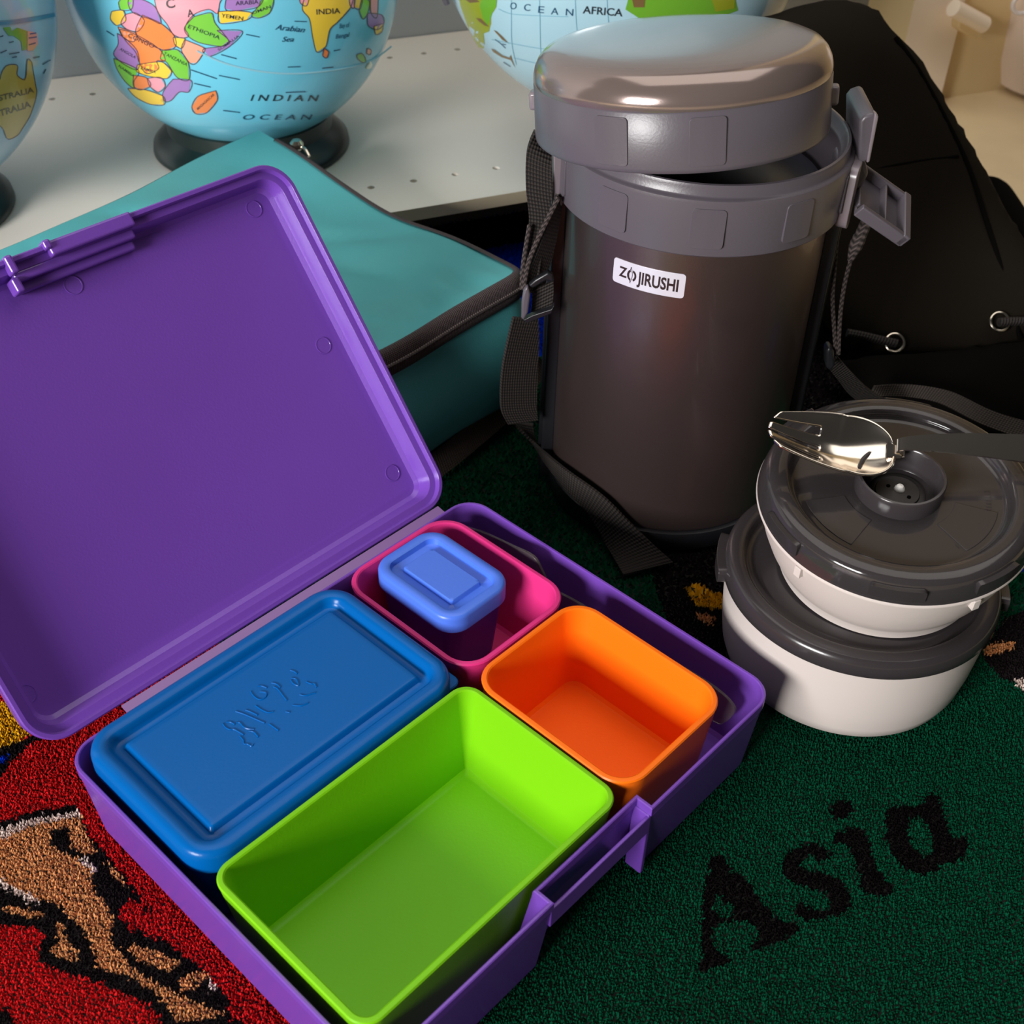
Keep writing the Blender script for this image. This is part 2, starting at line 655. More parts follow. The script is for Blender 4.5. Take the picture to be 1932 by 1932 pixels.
hc = aty(1928, 8, c.y - 0.075)
V, F = torus(frame(hc, (1, 0, 0), (0, 0, 1), (0, -1, 0)), 0.008, 0.002, 30, 8)
obj('handle', V, F, M['white'], tub)

# ================================================================== RUG
rug_loc = Vector((0, 0.5, 0))
rug = thing('rug', 'dark green and red picture rug lettered Asia lying on the floor', 'rug', rug_loc)
RS0, RS1, RT0, RT1 = -1.0, 0.43, -0.95, 0.075
V, F = box(frS, RS0, RS1, RT0, RT1, -0.006, -0.0022)
obj('backing', V, F, M['rugback'], rug, smooth=False)


def zp(pts, x0, y0, k):
    """points read off an enlarged crop -> photo pixels -> floor"""
    return np.array([tuple(atz(x0 + a / k, y0 + b / k, 0.0))[:2] for a, b in pts])


K2 = 1712 / 560.0
Z2 = lambda pts: zp(pts, 0, 1300, K2)
PX = lambda pts: zp(pts, 0, 0, 1)
C_GREEN, C_RED, C_BLACK, C_TAN, C_WHITE, C_YEL, C_BLUE = [np.array(lin(c)[:3]) for c in ((6, 64, 43), (186, 28, 31), (26, 20, 22), (196, 136, 88), (205, 185, 175), (206, 152, 24), (0, 44, 168))]
layers = [
    (C_RED, PX([(-900, 900), (300, 1180), (560, 1250), (640, 1400), (760, 1700), (700, 1960), (560, 2300), (-900, 2300)])),
    (C_YEL, Z2([(-300, 60), (60, 60), (200, 230), (120, 290), (0, 330), (-300, 420)])),
    (C_BLACK, Z2([(-300, 420), (0, 325), (140, 285), (215, 232), (310, 235), (180, 300), (70, 400), (0, 485), (-200, 650)])),
    (C_BLUE, Z2([(-200, 480), (-30, 390), (50, 360), (20, 410), (-60, 470), (-200, 560)])),
    (C_BLACK, Z2([(-300, 880), (0, 755), (200, 688), (440, 655), (520, 850), (640, 980), (800, 1180), (1000, 1480), (1160, 1590), (1320, 1780), (1420, 1950), (1300, 2010), (1230, 1950), (950, 1950), (860, 1810), (600, 1690), (380, 1630), (230, 1565), (208, 1470), (270, 1410), (200, 1362), (0, 1345), (-300, 1340)])),
    (C_RED, Z2([(690, 1250), (740, 1212), (800, 1215), (880, 1300), (1060, 1480), (960, 1450), (760, 1375), (692, 1310)])),
    (C_RED, Z2([(1310, 1750), (1420, 1880), (1330, 1900)])),
    (C_WHITE, Z2([(-300, 960), (0, 790), (180, 730), (455, 690), (470, 740), (200, 780), (0, 880)])),
    (C_TAN, Z2([(-300, 930), (0, 855), (200, 765), (465, 725), (505, 860), (565, 930), (480, 945), (405, 915), (390, 790), (310, 790), (285, 880), (350, 925), (440, 960), (520, 1040), (545, 1160), (620, 1230), (650, 1330), (640, 1420), (695, 1510), (770, 1610), (900, 1680), (1060, 1760), (1285, 1855), (1200, 1895), (1020, 1905), (900, 1750), (720, 1640), (560, 1590), (530, 1500), (500, 1420), (425, 1320), (330, 1230), (200, 1190), (60, 1120), (-300, 900)])),
    (C_WHITE, Z2([(-100, 1030), (0, 1075), (80, 1130), (230, 1205), (225, 1232), (150, 1205), (0, 1130), (-100, 1080)])),
    (C_WHITE, Z2([(430, 960), (480, 965), (550, 1020), (540, 1050), (490, 1010)])),
    (C_TAN, Z2([(600, 970), (650, 1005), (745, 1140), (690, 1110), (620, 1030)])),
    (C_TAN, Z2([(15, 1235), (130, 1250), (260, 1290), (200, 1312), (20, 1275)])),
    (C_TAN, Z2([(310, 1335), (375, 1350), (365, 1400), (460, 1540), (400, 1555), (275, 1500), (335, 1440)])),
    (C_TAN, Z2([(735, 1455), (900, 1500), (1055, 1570), (985, 1612), (860, 1585), (748, 1520)])),
    (C_TAN, Z2([(1028, 1655), (1150, 1598), (1212, 1640), (1100, 1720), (1030, 1735)])),
    (C_WHITE, Z2([(1200, 1680), (1240, 1670), (1260, 1710), (1215, 1730)])),
    (C_BLACK, Z2([(-200, 1780), (30, 1830), (120, 1960), (-200, 2100)])),
    # black figure with yellow by the thermos and the tubs
    (C_BLACK, PX([(1215, 1035), (1300, 1000), (1420, 1030), (1600, 1150), (1560, 1250), (1420, 1260), (1340, 1220), (1260, 1170)])),
    (C_YEL, PX([(1290, 1100), (1310, 1098), (1370, 1118), (1400, 1150), (1370, 1148), (1320, 1140), (1300, 1120)])),
    (C_TAN, PX([(1310, 1150), (1350, 1158), (1345, 1175), (1320, 1165)])),
    (C_BLACK, PX([(1850, 1230), (1900, 1160), (1960, 1140), (2200, 1150), (2200, 1320), (1960, 1300), (1890, 1275)])),
    (C_TAN, PX([(1855, 1222), (1880, 1208), (1915, 1205), (1918, 1218), (1890, 1228), (1862, 1234)])),
    (C_WHITE, PX([(1915, 1275), (1945, 1280), (1940, 1300), (1918, 1290)])),
    (C_BLUE, PX([(1900, 1050), (1932, 1020), (2100, 1000), (2100, 1080), (1932, 1075)])),
    (C_BLUE, PX([(700, 420), (1400, 330), (1420, 640), (1080, 640), (1000, 680), (900, 640)])),
    (C_BLACK, PX([(1420, 330), (1990, 330), (2100, 1000), (1900, 900), (1640, 830), (1480, 760)])),  # yarn blackened to paint in the deep shade behind thermos and tubs
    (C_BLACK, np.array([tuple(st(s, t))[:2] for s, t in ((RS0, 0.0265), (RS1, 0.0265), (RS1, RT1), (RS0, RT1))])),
]
KA = 1932 / 682.0
ZA = lambda pts: zp(pts, 1250, 1400, KA)
letters = [
    ([(255, 605), (310, 590), (350, 625), (370, 680), (440, 700), (510, 810), (585, 905), (650, 955), (735, 965), (735, 1000), (650, 1045), (500, 1100), (480, 1075), (530, 1040), (505, 975), (430, 945), (350, 950), (285, 970), (270, 1040), (290, 1110), (370, 1135), (372, 1165), (270, 1200), (220, 1220), (195, 1195), (215, 1160), (218, 1020), (215, 900), (230, 740), (250, 680)],
     [[(290, 800), (330, 835), (390, 870), (370, 915), (300, 930), (278, 880)]]),
    ([(640, 640), (690, 570), (780, 528), (860, 540), (905, 590), (890, 620), (840, 630), (800, 590), (750, 600), (735, 650), (790, 685), (880, 690), (960, 730), (1020, 830), (985, 890), (880, 930), (790, 945), (725, 910), (715, 870), (750, 840), (820, 890), (890, 890), (905, 850), (860, 790), (760, 760), (660, 710)], []),
    ([(895, 350), (955, 300), (1010, 320), (1035, 350), (985, 395), (930, 400)], []),
    ([(910, 495), (1010, 440), (1080, 450), (1100, 510), (1130, 620), (1180, 700), (1240, 760), (1230, 800), (1150, 815), (1080, 790), (1050, 690), (1020, 580), (980, 535), (925, 525)], []),
    ([(1195, 430), (1210, 350), (1290, 325), (1380, 340), (1410, 290), (1455, 258), (1490, 290), (1495, 370), (1530, 450), (1560, 500), (1610, 495), (1645, 520), (1620, 600), (1560, 635), (1490, 640), (1470, 690), (1390, 695), (1290, 670), (1235, 590), (1205, 520)],
     [[(1325, 400), (1380, 390), (1430, 450), (1455, 530), (1440, 590), (1390, 600), (1340, 540), (1315, 470)]]),
]


def rug_color(P):
    C = np.tile(C_GREEN, (len(P), 1))
    jit = rng.normal(0, 0.0005, P.shape)
    Q = P + jit
    for col, poly in layers:
        C[inside(Q, poly)] = col
    for poly, cuts in letters:
        m = inside(Q, ZA(poly))
        for cpoly in cuts:
            m &= ~inside(Q, ZA(cpoly))
        C[m] = C_BLACK * 0.35
    return C


def tufts(step, sel, h):
    s = np.arange(RS0, RS1, step); t = np.arange(RT0, RT1, step)
    g = np.stack(np.meshgrid(s, t), -1).reshape(-1, 2)
    g += rng.uniform(-0.45, 0.45, g.shape) * step
    P = np.stack([S0.x + SD.x * g[:, 0] + ST.x * g[:, 1], S0.y + SD.y * g[:, 0] + ST.y * g[:, 1]], -1)
    return P[sel(P)], h


bx_e = Vector((math.cos(0.8356), math.sin(0.8356), 0)); bx_n = Vector((-math.sin(0.8356), math.cos(0.8356), 0)); bx_c = Vector((-0.0296, 0.3399, 0))


def under(P):
    q = P - np.array([bx_c.x, bx_c.y])
    a = np.abs(q @ np.array([bx_e.x, bx_e.y])) < 0.100
    b = np.abs(q @ np.array([bx_n.x, bx_n.y])) < 0.076
    o = (a & b) | (np.hypot(P[:, 0] - 0.0865, P[:, 1] - 0.5698) < 0.055) | (np.hypot(P[:, 0] - 0.1651, P[:, 1] - 0.4309) < 0.048)
    return o


near = lambda P: (P[:, 1] < 0.47) & (P[:, 1] > 0.13) & (np.abs(P[:, 0]) < 0.17 + 0.62 * P[:, 1]) & ~under(P)
mid = lambda P: (P[:, 1] >= 0.47) & (P[:, 1] < 0.98) & (P[:, 0] > -0.30) & (P[:, 0] < 0.50) & ~under(P)
far = lambda P: ~((P[:, 1] < 0.47) & (P[:, 1] > 0.13) & (np.abs(P[:, 0]) < 0.17 + 0.62 * P[:, 1])) & ~((P[:, 1] >= 0.47) & (P[:, 1] < 0.98) & (P[:, 0] > -0.30) & (P[:, 0] < 0.50)) & (P[:, 1] > 0.0)
TV, TC = [], []
for step, sel, h in ((0.00102, near, 0.0019), (0.0019, mid, 0.0027), (0.0042, far, 0.0026)):
    P, h = tufts(step, sel, h)
    n = len(P)
    col = rug_color(P) * rng.uniform(0.72, 1.28, (n, 1))
    ang = rng.uniform(0, 2 * np.pi, n)
    rad = step * rng.uniform(0.85, 1.10, n)
    base = np.stack([P[:, 0], P[:, 1], np.full(n, -0.0026)], -1)
    tip = np.stack([P[:, 0] + rng.normal(0, step * 0.45, n), P[:, 1] + rng.normal(0, step * 0.45, n), -0.0022 + h * rng.uniform(0.72, 1.0, n)], -1)
    for k in range(3):
        a = ang + k * 2 * np.pi / 3; b = ang + (k + 1) * 2 * np.pi / 3
        pa_ = base + np.stack([np.cos(a) * rad, np.sin(a) * rad, np.zeros(n)], -1)
        pb_ = base + np.stack([np.cos(b) * rad, np.sin(b) * rad, np.zeros(n)], -1)
        TV.append(np.stack([pa_, pb_, tip], 1).reshape(-1, 3))
        TC.append(np.repeat(col, 3, axis=0))
TV = np.concatenate(TV) - np.array(rug_loc)
TC = np.concatenate(TC)
me = bpy.data.meshes.new('pile')
nv = len(TV)
me.vertices.add(nv); me.vertices.foreach_set('co', TV.astype(np.float32).ravel())
me.loops.add(nv); me.loops.foreach_set('vertex_index', np.arange(nv, dtype=np.int32))
me.polygons.add(nv // 3)
me.polygons.foreach_set('loop_start', np.arange(0, nv, 3, dtype=np.int32))
me.polygons.foreach_set('use_smooth', np.ones(nv // 3, dtype=bool))
me.update(calc_edges=True)
ca = me.color_attributes.new('yarn', 'FLOAT_COLOR', 'POINT')
ca.data.foreach_set('color', np.concatenate([TC, np.ones((nv, 1))], 1).astype(np.float32).ravel())
mrug = mat('rug_yarn', (60, 60, 60), 0.95, spec=0.03)
an = mrug.node_tree.nodes.new('ShaderNodeAttribute'); an.attribute_name = 'yarn'
mrug.node_tree.links.new(an.outputs['Color'], mrug.node_tree.nodes['Principled BSDF'].inputs['Base Color'])
me.materials.append(mrug)
pile = bpy.data.objects.new('pile', me)
COL.objects.link(pile); pile.parent = rug; pile['kind'] = 'stuff'

# ================================================================== LUNCH BOX
BW, BD = 0.235, 0.189
BC = Vector((-0.0296, 0.3399, 0)) + bx_n * 0.0015
BOXF = frame(BC, bx_e, bx_n, (0, 0, 1))           # local x along the hinge, y towards the hinge


def bl(u, v):
    """millimetres from the hinge-left corner -> box local x, y"""
    return u / 1000 - BW / 2, 0.0915 - v / 1000


def notch_outline(i, n=8, dep=0.0075):
    P = rrect(BW - 2 * i, BD - 2 * i, max(0.013 - i, 0.003), n)
    x1, x2, y = -0.0285, 0.0295, -BD / 2 + i
    k = 3 * (n + 1)
    ins = [(x1 - i, y), (x1 - i, y + dep), (x2 + i, y + dep), (x2 + i, y)]
    return P[:k] + ins + P[k:]


lunch = thing('lunch_box', 'open purple plastic lunch box with hinged lid holding bright containers', 'lunch box', (BC.x, BC.y, 0))
prof = [(0.0055, 0.0), (0.0038, 0.0012), (0.0006, 0.0386), (0.0018, 0.0390), (0.0018, 0.0398), (0.0003, 0.0402), (0.0, 0.0405), (0.0, 0.0446), (0.0004, 0.0450), (0.0013, 0.0450), (0.0017, 0.0446), (0.0021, 0.0400), (0.0062, 0.0040), (0.0080, 0.0024)]
V, F = loft(BOXF, [(notch_outline(i), z) for i, z in prof])
obj('box_body', V, F, M['purple'], lunch, angle=30)
# catch bar across the front recess
V, F = box(BOXF, -0.0295, 0.0305, -BD / 2 + 0.0004, -BD / 2 + 0.0020, 0.0290, 0.0400)
obj('catch_bar', V, F, M['purple'], lunch, smooth=False, bevel=0.0005)
for sx in (0.0300,):
    V, F = box(BOXF, sx - 0.0012, sx + 0.0012, -BD / 2 + 0.0006, -BD / 2 + 0.009, 0.0008, 0.0405)
    obj('recess_post', V, F, M['purple'], lunch, smooth=False, bevel=0.0006)

# lid
PHI, LH = 0.8905, 0.1871
L_o = Vector((-0.0296, 0.3399, 0.045)) + bx_n * (0.093 + 0.0083) + Vector((0, 0, 0.0003)) - bx_e * 0.0065
L_u = bx_n * math.cos(PHI) + Vector((0, 0, 1)) * math.sin(PHI)
L_n = bx_e.cross(L_u)
LIDF = frame(L_o + L_u * (LH / 2), bx_e, L_u, L_n)
lp = [(0.0100, -0.0150), (0.0040, -0.0140), (0.0012, -0.0105), (0.0002, -0.003), (0.0002, -0.0006), (0.0008, 0.0), (0.0024, 0.0), (0.0028, -0.0006), (0.0031, -0.0028), (0.0062, -0.0032), (0.0067, -0.0040), (0.0080, -0.0108), (0.0100, -0.0126), (0.0125, -0.0130)]
V, F = rrloft(LIDF, BW, LH, 0.016, lp, n=10)
lid = obj('lid', V, F, M['purple'], lunch, angle=28)
# latch flap along the lid's free edge, with its hooked end
yt = LH / 2
mb = MB()
for (x0, x1, y0, y1, z0, z1) in ((-0.010, 0.0315, yt - 0.0062, yt + 0.0004, -0.0065, 0.0012), (-0.028, 0.0310, yt - 0.0105, yt - 0.0058, -0.0110, -0.0035), (-0.028, 0.0305, yt - 0.0145, yt - 0.0100, -0.0128, -0.0080)):
    V, F = box(LIDF, x0, x1, y0, y1, z0, z1)
    mb.add(V, F)
mb.obj('latch_flap', M['purple'], lid, smooth=False, bevel=0.0011)
mb = MB()
for (x0, x1, y0, y1, z0, z1) in ((-0.0300, -0.0265, yt - 0.0075, yt + 0.0006, -0.004, 0.0022), (-0.0305, -0.0268, yt - 0.0150, yt - 0.0082, -0.0100, -0.0015), (-0.0120, -0.0085, yt - 0.0030, yt + 0.0012, -0.004, 0.0026)):
    V, F = box(LIDF, x0, x1, y0, y1, z0, z1)
    mb.add(V, F)
mb.obj('latch_hook', M['purple'], lid, smooth=False, bevel=0.0010)
for (x, y) in ((0.0977, 0.1705), (0.0973, 0.0971), (0.0991, 0.0245), (-0.1073, 0.0228), (-0.0028, 0.1685)):
    fr = frame(LIDF(x, y - LH / 2, -0.0129), bx_e, L_u, L_n)
    V, F = lathe(fr, [(0.0042, -0.0002), (0.0042, 0.00022), (0.0038, 0.00022), (0.0037, 0.00008), (0.0001, 0.00008)], 40)
    obj('mould_mark', V, F, M['purple'], lid)
# hinge strip between lid and box
ha = [BOXF(x, BD / 2 + 0.0002, 0.0432) for x in (-0.086, 0.100)]
hb = [L_o + bx_e * (x + 0.0065) - L_n * 0.0008 - L_u * 0.0006 for x in (-0.086, 0.100)]
V, F, uv = ribbon(ha, hb, 2, 2, 0.0012)
obj('hinge_strip', V, F, M['hinge'], lunch)

# ---- food containers in the box
ZB = 0.0026


def cup_profile(zt, draft=0.0050, wall=0.0028):
    return [(draft + 0.002, ZB), (draft, ZB + 0.0016), (0.0003, zt - 0.0022), (0.0, zt - 0.0008), (0.0005, zt - 0.0001), (0.0012, zt), (wall - 0.0006, zt), (wall, zt - 0.0005), (wall + 0.0004, zt - 0.002), (draft + wall, ZB + 0.0036), (draft + wall + 0.0016, ZB + 0.0022), (draft + wall + 0.003, ZB + 0.0020)]


def place(u0, u1, v0, v1):
    xa, ya = bl(u0, v0); xb, yb = bl(u1, v1)
    cx, cy = (xa + xb) / 2, (ya + yb) / 2
    w = BOXF(cx, cy, ZB)
    return w, frame((w.x, w.y, 0), bx_e, bx_n, (0, 0, 1)), (u1 - u0) / 1000, (v1 - v0) / 1000


def open_cup(name, label, m, u0, u1, v0, v1, zt, r, draft=0.005):
    w, fr, W, D = place(u0, u1, v0, v1)
    V, F = rrloft(fr, W, D, r, cup_profile(zt, draft), n=10)
    return tag(obj(name, V, F, m, loc=w, angle=32), label, 'container', 'food containers in the lunch box')


open_cup('food_container', 'empty lime green rectangular container at the front of the lunch box', M['green'], 5.5, 141, 88.2, 175.6, 0.0500, 0.0090, 0.0062)
open_cup('food_container', 'empty orange square container at the right of the lunch box', M['orange'], 142, 213.5, 88.2, 175.8, 0.0500, 0.0140, 0.0045)
open_cup('food_container', 'pink square container holding a small blue dip pot', M['pink'], 143.5, 214, 1.0, 86.5, 0.0490, 0.0150, 0.0045)

w, fr, W, D = place(5.0, 141, 1.2, 86.8)
bc = thing('food_container', 'rectangular container with a dark blue embossed lid beside the hinge', 'container', w, 'food containers in the lunch box')
V, F = rrloft(fr, W - 0.004, D - 0.004, 0.011, [(0.006, ZB), (0.0045, ZB + 0.0016), (0.0004, 0.0420), (0.0004, 0.046), (0.003, 0.046)], n=10)
obj('container_body', V, F, M['blue'], bc)
V, F = rrloft(fr, W, D, 0.0145, [(0.003, 0.0405), (0.0006, 0.0405), (0.0, 0.0412), (0.0, 0.0492), (0.0006, 0.0510), (0.0020, 0.0522), (0.0040, 0.0526), (0.0062, 0.0524), (0.0076, 0.0514), (0.0084, 0.0496), (0.0092, 0.0482), (0.0100, 0.0478), (0.0122, 0.0478), (0.0130, 0.0482), (0.0138, 0.0502), (0.0144, 0.0508), (0.0152, 0.0510), (0.017, 0.0510)], n=10)
blid = obj('lid', V, F, M['blue'], bc, angle=40)
V, F = rrloft(frame(fr(W / 2 - 0.0032, -D / 2 + 0.010, 0), bx_e, bx_n, (0, 0, 1)), 0.010, 0.014, 0.004, [(0.0004, 0.0408), (0, 0.0414), (0, 0.0436), (0.0005, 0.0442)], n=6)
obj('lift_tab', V, F, M['blue'], blid)
KE = 1932 / 260.0
strokes = [[(1245, 185), (1300, 200), (1345, 235)], [(1265, 295), (1325, 305), (1350, 345), (1360, 400), (1290, 370), (1255, 320)], [(985, 360), (1060, 380), (1110, 430)], [(1010, 415), (1070, 445), (1130, 520), (1200, 610)], [(790, 405), (850, 405), (920, 432)], [(690, 480), (740, 550), (820, 595), (900, 560), (905, 500), (820, 485)], [(480, 760), (600, 800), (740, 860), (890, 925)], [(620, 740), (700, 770), (790, 815)], [(760, 680), (840, 735), (930, 775), (1010, 765)], [(300, 930), (340, 985), (400, 1015), (450, 1010), (530, 1050), (595, 1090)], [(350, 910), (410, 912), (470, 945)], [(485, 920), (540, 920), (590, 975), (650, 1003), (740, 1012)], [(540, 1110), (590, 1165), (600, 1215), (650, 1220), (700, 1248), (725, 1225)], [(665, 1035), (735, 1050), (800, 1120)], [(1470, 345), (1540, 375), (1585, 372), (1615, 425)], [(1380, 525), (1450, 540), (1540, 515), (1600, 500)], [(1280, 675), (1400, 680), (1500, 640)], [(950, 935), (1020, 985), (1085, 1030)], [(1180, 765), (1240, 775)]]
mb = MB()
for s in strokes:
    V, F, _ = tube(cat([atz(380 + a / KE, 1240 + b / KE, 0.0510) for a, b in s], 5), 0.00042, 6)
    mb.add(V, F)
mb.obj('embossed_script', M['blue'], blid)

w, fr, W, D = place(158, 200, 6, 62)
ZP = ZB + 0.0022
dp = thing('dip_pot', 'small navy dip pot with a cornflower blue lid inside the pink container', 'dip pot', (w.x, w.y, ZP))
V, F = rrloft(fr, W - 0.004, D - 0.004, 0.0085, [(0.0055, ZP + 0.0002), (0.004, ZP + 0.0016), (0.0, 0.044), (0.003, 0.044)], n=8)
obj('pot_body', V, F, M['navy'], dp)
V, F = rrloft(fr, W, D, 0.0110, [(0.002, 0.0418), (0.0006, 0.0418), (0.0, 0.0424), (0.0, 0.0500), (0.0005, 0.0513), (0.0015, 0.0520), (0.0046, 0.0520), (0.0056, 0.0515), (0.0064, 0.0490), (0.0072, 0.0486), (0.0110, 0.0486), (0.0113, 0.0489), (0.0115, 0.0506), (0.0119, 0.0510), (0.013, 0.0510)], n=8)
obj('lid', V, F, M['smalllid'], dp, angle=40)

# clear spoon standing on edge along the right wall of the box
p0 = BOXF(0.2205 - BW / 2, 0, 0.03)
pp = [(850, 988), (905, 1003), (965, 1030), (1005, 1050), (1022, 1078), (1040, 1110), (1090, 1138), (1180, 1196), (1300, 1268), (1350, 1300), (1380, 1328), (1385, 1345), (1366, 1364), (1336, 1357), (1180, 1262), (1060, 1190), (1000, 1160), (900, 1100), (840, 1040)]
pl = cat([at_plane(x, y, p0, bx_e) for x, y in pp + pp[:1]], 4)[:-1]
zmin = min(p.z for p in pl)
pl = [Vector((p.x, p.y, max(p.z, 0.0042))) for p in pl]
V, F = extrude_poly(pl, bx_e * 0.0016)
tag(obj('spoon', V, F, M['clear'], loc=(p0.x, p0.y, 0.0042), bevel=0.0004), 'clear plastic spoon standing on edge behind the pink and orange containers', 'spoon')

# ================================================================== THERMOS
TX, TY = 0.0865, 0.5698
th = thing('thermos_jar', 'gunmetal wide vacuum food jar with grey collar and black carrying strap', 'thermos', (TX, TY, 0))
TF = frame((TX, TY, 0), (1, 0, 0), (0, 1, 0), (0, 0, 1))
V, F = lathe(TF, [(0.001, 0.0), (0.0645, 0.0), (0.0665, 0.0015), (0.0668, 0.010), (0.0662, 0.0122), (0.0646, 0.0128), (0.063, 0.0128)], 128)
obj('base_ring', V, F, M['blackplastic'], th)
V, F = lathe(TF, [(0.0636, 0.0126), (0.0640, 0.0132), (0.0646, 0.0150), (0.0646, 0.183)], 160)
obj('jar_body', V, F, M['body'], th)
V, F = lathe(TF, [(0.0646, 0.1800), (0.0690, 0.1800), (0.0698, 0.1808), (0.0708, 0.2060), (0.0705, 0.2076), (0.0697, 0.2082), (0.0688, 0.2084), (0.0683, 0.2090), (0.0681, 0.2125), (0.0676, 0.2138), (0.0664, 0.2140), (0.0656, 0.2132), (0.0650, 0.2100), (0.0638, 0.2090), (0.0632, 0.2075), (0.0628, 0.1950), (0.0622, 0.150), (0.001, 0.150)], 160)
collar = obj('collar', V, F, M['collar'], th, angle=40)
for a in (-130, -93.5, -58, -22, -166):
    V, F = curved_plate(TF, 0.0690, 0.0712, math.radians(a - 6.2), math.radians(a + 6.2), 0.1850, 0.2040, 8, cut=0.0020)
    obj('grip_panel', V, F, M['collar'], collar, angle=50, bevel=0.0004)
# stacked inner pot seen in the mouth
V, F = lathe(TF, [(0.060, 0.160), (0.060, 0.186), (0.0585, 0.1895), (0.054, 0.1915), (0.030, 0.1935), (0.001, 0.1938)], 96)
obj('inner_pot', V, F, M['inner'], th)
# side rails of the carrying frame
for a in (-2.0, 176.0):
    V, F = curved_plate(TF, 0.0640, 0.0712, math.radians(a - 9), math.radians(a + 9), 0.002, 0.186, 8)
    obj('side_rail', V, F, M['blackplastic'], th, angle=50, bevel=0.0012)
    V, F = curved_plate(TF, 0.0700, 0.0728, math.radians(a - 3.2), math.radians(a + 3.2), 0.004, 0.186, 4)
    obj('rail_rib', V, F, M['blackplastic'], th, angle=50, bevel=0.0008)
# lug plates under the collar, left and right
for a in (-17.0, 186.0):
    V, F = curved_plate(TF, 0.0690, 0.0745, math.radians(a - 9), math.radians(a + 9), 0.176, 0.207, 8, cut=0.005)
    obj('strap_lug', V, F, M['rim'], th, angle=50, bevel=0.0012)
# name plate
pa0, pa1, pz0, pz1 = math.radians(-130.8), math.radians(-98.8), 0.1556, 0.1682
V, F = curved_plate(TF, 0.0642, 0.06495, pa0, pa1, pz0, pz1, 20, cut=0.0016)
plate = obj('name_plate', V, F, M['plate'], th, angle=50, bevel=0.0001)
mb = MB()
for s, f0, f1, yb, yh in (('Z', 0.095, 0.215, 0.33, 0.40), ('JIRUSHI', 0.365, 0.915, 0.27, 0.48)):
    tv, tf = text_mesh(s, 0.028)
    mb.add([TF(0.06502 * math.cos(pa0 + (pa1 - pa0) * (f0 + (f1 - f0) * x)), 0.06502 * math.sin(pa0 + (pa1 - pa0) * (f0 + (f1 - f0) * x)), pz0 + (pz1 - pz0) * (yb + yh * y)) for x, y in tv], tf)


def plate_pt(x, y):
    a = pa0 + (pa1 - pa0) * x
    return TF(0.06502 * math.cos(a), 0.06502 * math.sin(a), pz0 + (pz1 - pz0) * y)


# the O of the mark: a split ring crossed by a pointed lens
def ring_patch(x, y, rx, ry, hx, hy, a0, a1, n=14):
    V, F = [], []
    for i in range(n + 1):
        a = a0 + (a1 - a0) * i / n
        V.append(plate_pt(x + rx * math.cos(a), y + ry * math.sin(a)))
        V.append(plate_pt(x + hx * math.cos(a), y + hy * math.sin(a)))
    for i in range(n):
        F.append((2 * i, 2 * i + 2, 2 * i + 3, 2 * i + 1))
    return V, F


for (a0, a1) in ((0.62 * math.pi, 1.42 * math.pi), (-0.38 * math.pi, 0.42 * math.pi)):
    V, F = ring_patch(0.285, 0.50, 0.068, 0.24, 0.040, 0.15, a0, a1)
    mb.add(V, F)
V, F = [], []
for i in range(9):
    y = 0.18 + 0.66 * i / 8
    wv = 0.030 * (1 - abs(2 * i / 8 - 1) ** 1.6)
    V += [plate_pt(0.270 - wv, y), plate_pt(0.270 - wv + 0.009, y), plate_pt(0.270 + wv - 0.009, y), plate_pt(0.270 + wv, y)]
for i in range(8):
    F += [(4 * i, 4 * i + 4, 4 * i + 5, 4 * i + 1), (4 * i + 2, 4 * i + 6, 4 * i + 7, 4 * i + 3)]
mb.add(V, F)
mb.obj('lettering', M['ink'], plate, smooth=False)

# right-hand clasp: hinge barrel, upright handle end, opened latch
YC = 0.553
def px_solid(pts, Y, depth, name, m, parent, bevel=0.001, lean=0.0):
    P = [aty(x, y, Y) for x, y in pts]
    V, F = extrude_poly(P, Vector((lean, depth, 0)))
    return obj(name, V, F, m, parent, smooth=True, angle=40, bevel=bevel)


clasp = px_solid([(1583, 302), (1610, 296), (1634, 306), (1640, 330), (1628, 352), (1612, 372), (1588, 352), (1580, 325)], YC, 0.016, 'clasp_hinge', M['collar'], th, 0.002)
hnd = px_solid([(1622, 230), (1630, 220), (1648, 213), (1656, 220), (1652, 250), (1640, 304), (1620, 312)], 0.548, 0.034, 'handle_end', M['collar'], th, 0.0022)
px_solid([(1651, 214), (1658, 220), (1641, 306), (1635, 308)], 0.5472, 0.005, 'handle_seam', M['rim'], hnd, 0.0006)
# opened latch: a shallow tray with walls and a cross rib
la, lb_, lc, ld = aty(1646, 318, 0.566), aty(1724, 376, 0.566), aty(1708, 444, 0.536), aty(1615, 382, 0.536)
lx = ((lb_ - la) + (lc - ld)); ll = lx.length / 2; lx.normalize()
ly = (la - ld); ly = (ly - lx * ly.dot(lx)); lw = ly.length; ly.normalize()
lz = lx.cross(ly)
if lz.y > 0:
    lz = -lz
LAT = frame((la + ld) / 2, lx, ly, lz)
mb = MB()
for b in ((0, ll, -lw / 2, lw / 2, -0.0065, -0.0050), (0, ll, -lw / 2, -lw / 2 + 0.0030, -0.006, 0.0), (0, ll, lw / 2 - 0.0022, lw / 2, -0.006, 0.0), (ll - 0.0035, ll + 0.0006, -lw / 2, lw / 2, -0.006, 0.0006), (0, 0.0016, -lw / 2 + 0.0055, lw / 2 - 0.0055, -0.006, -0.003), (ll * 0.50, ll * 0.50 + 0.0013, -lw / 2, lw / 2, -0.006, -0.0010)):
    mb.add(*box(LAT, *b))
mb.obj('opened_latch', M['collar'], th, angle=40, bevel=0.0009)

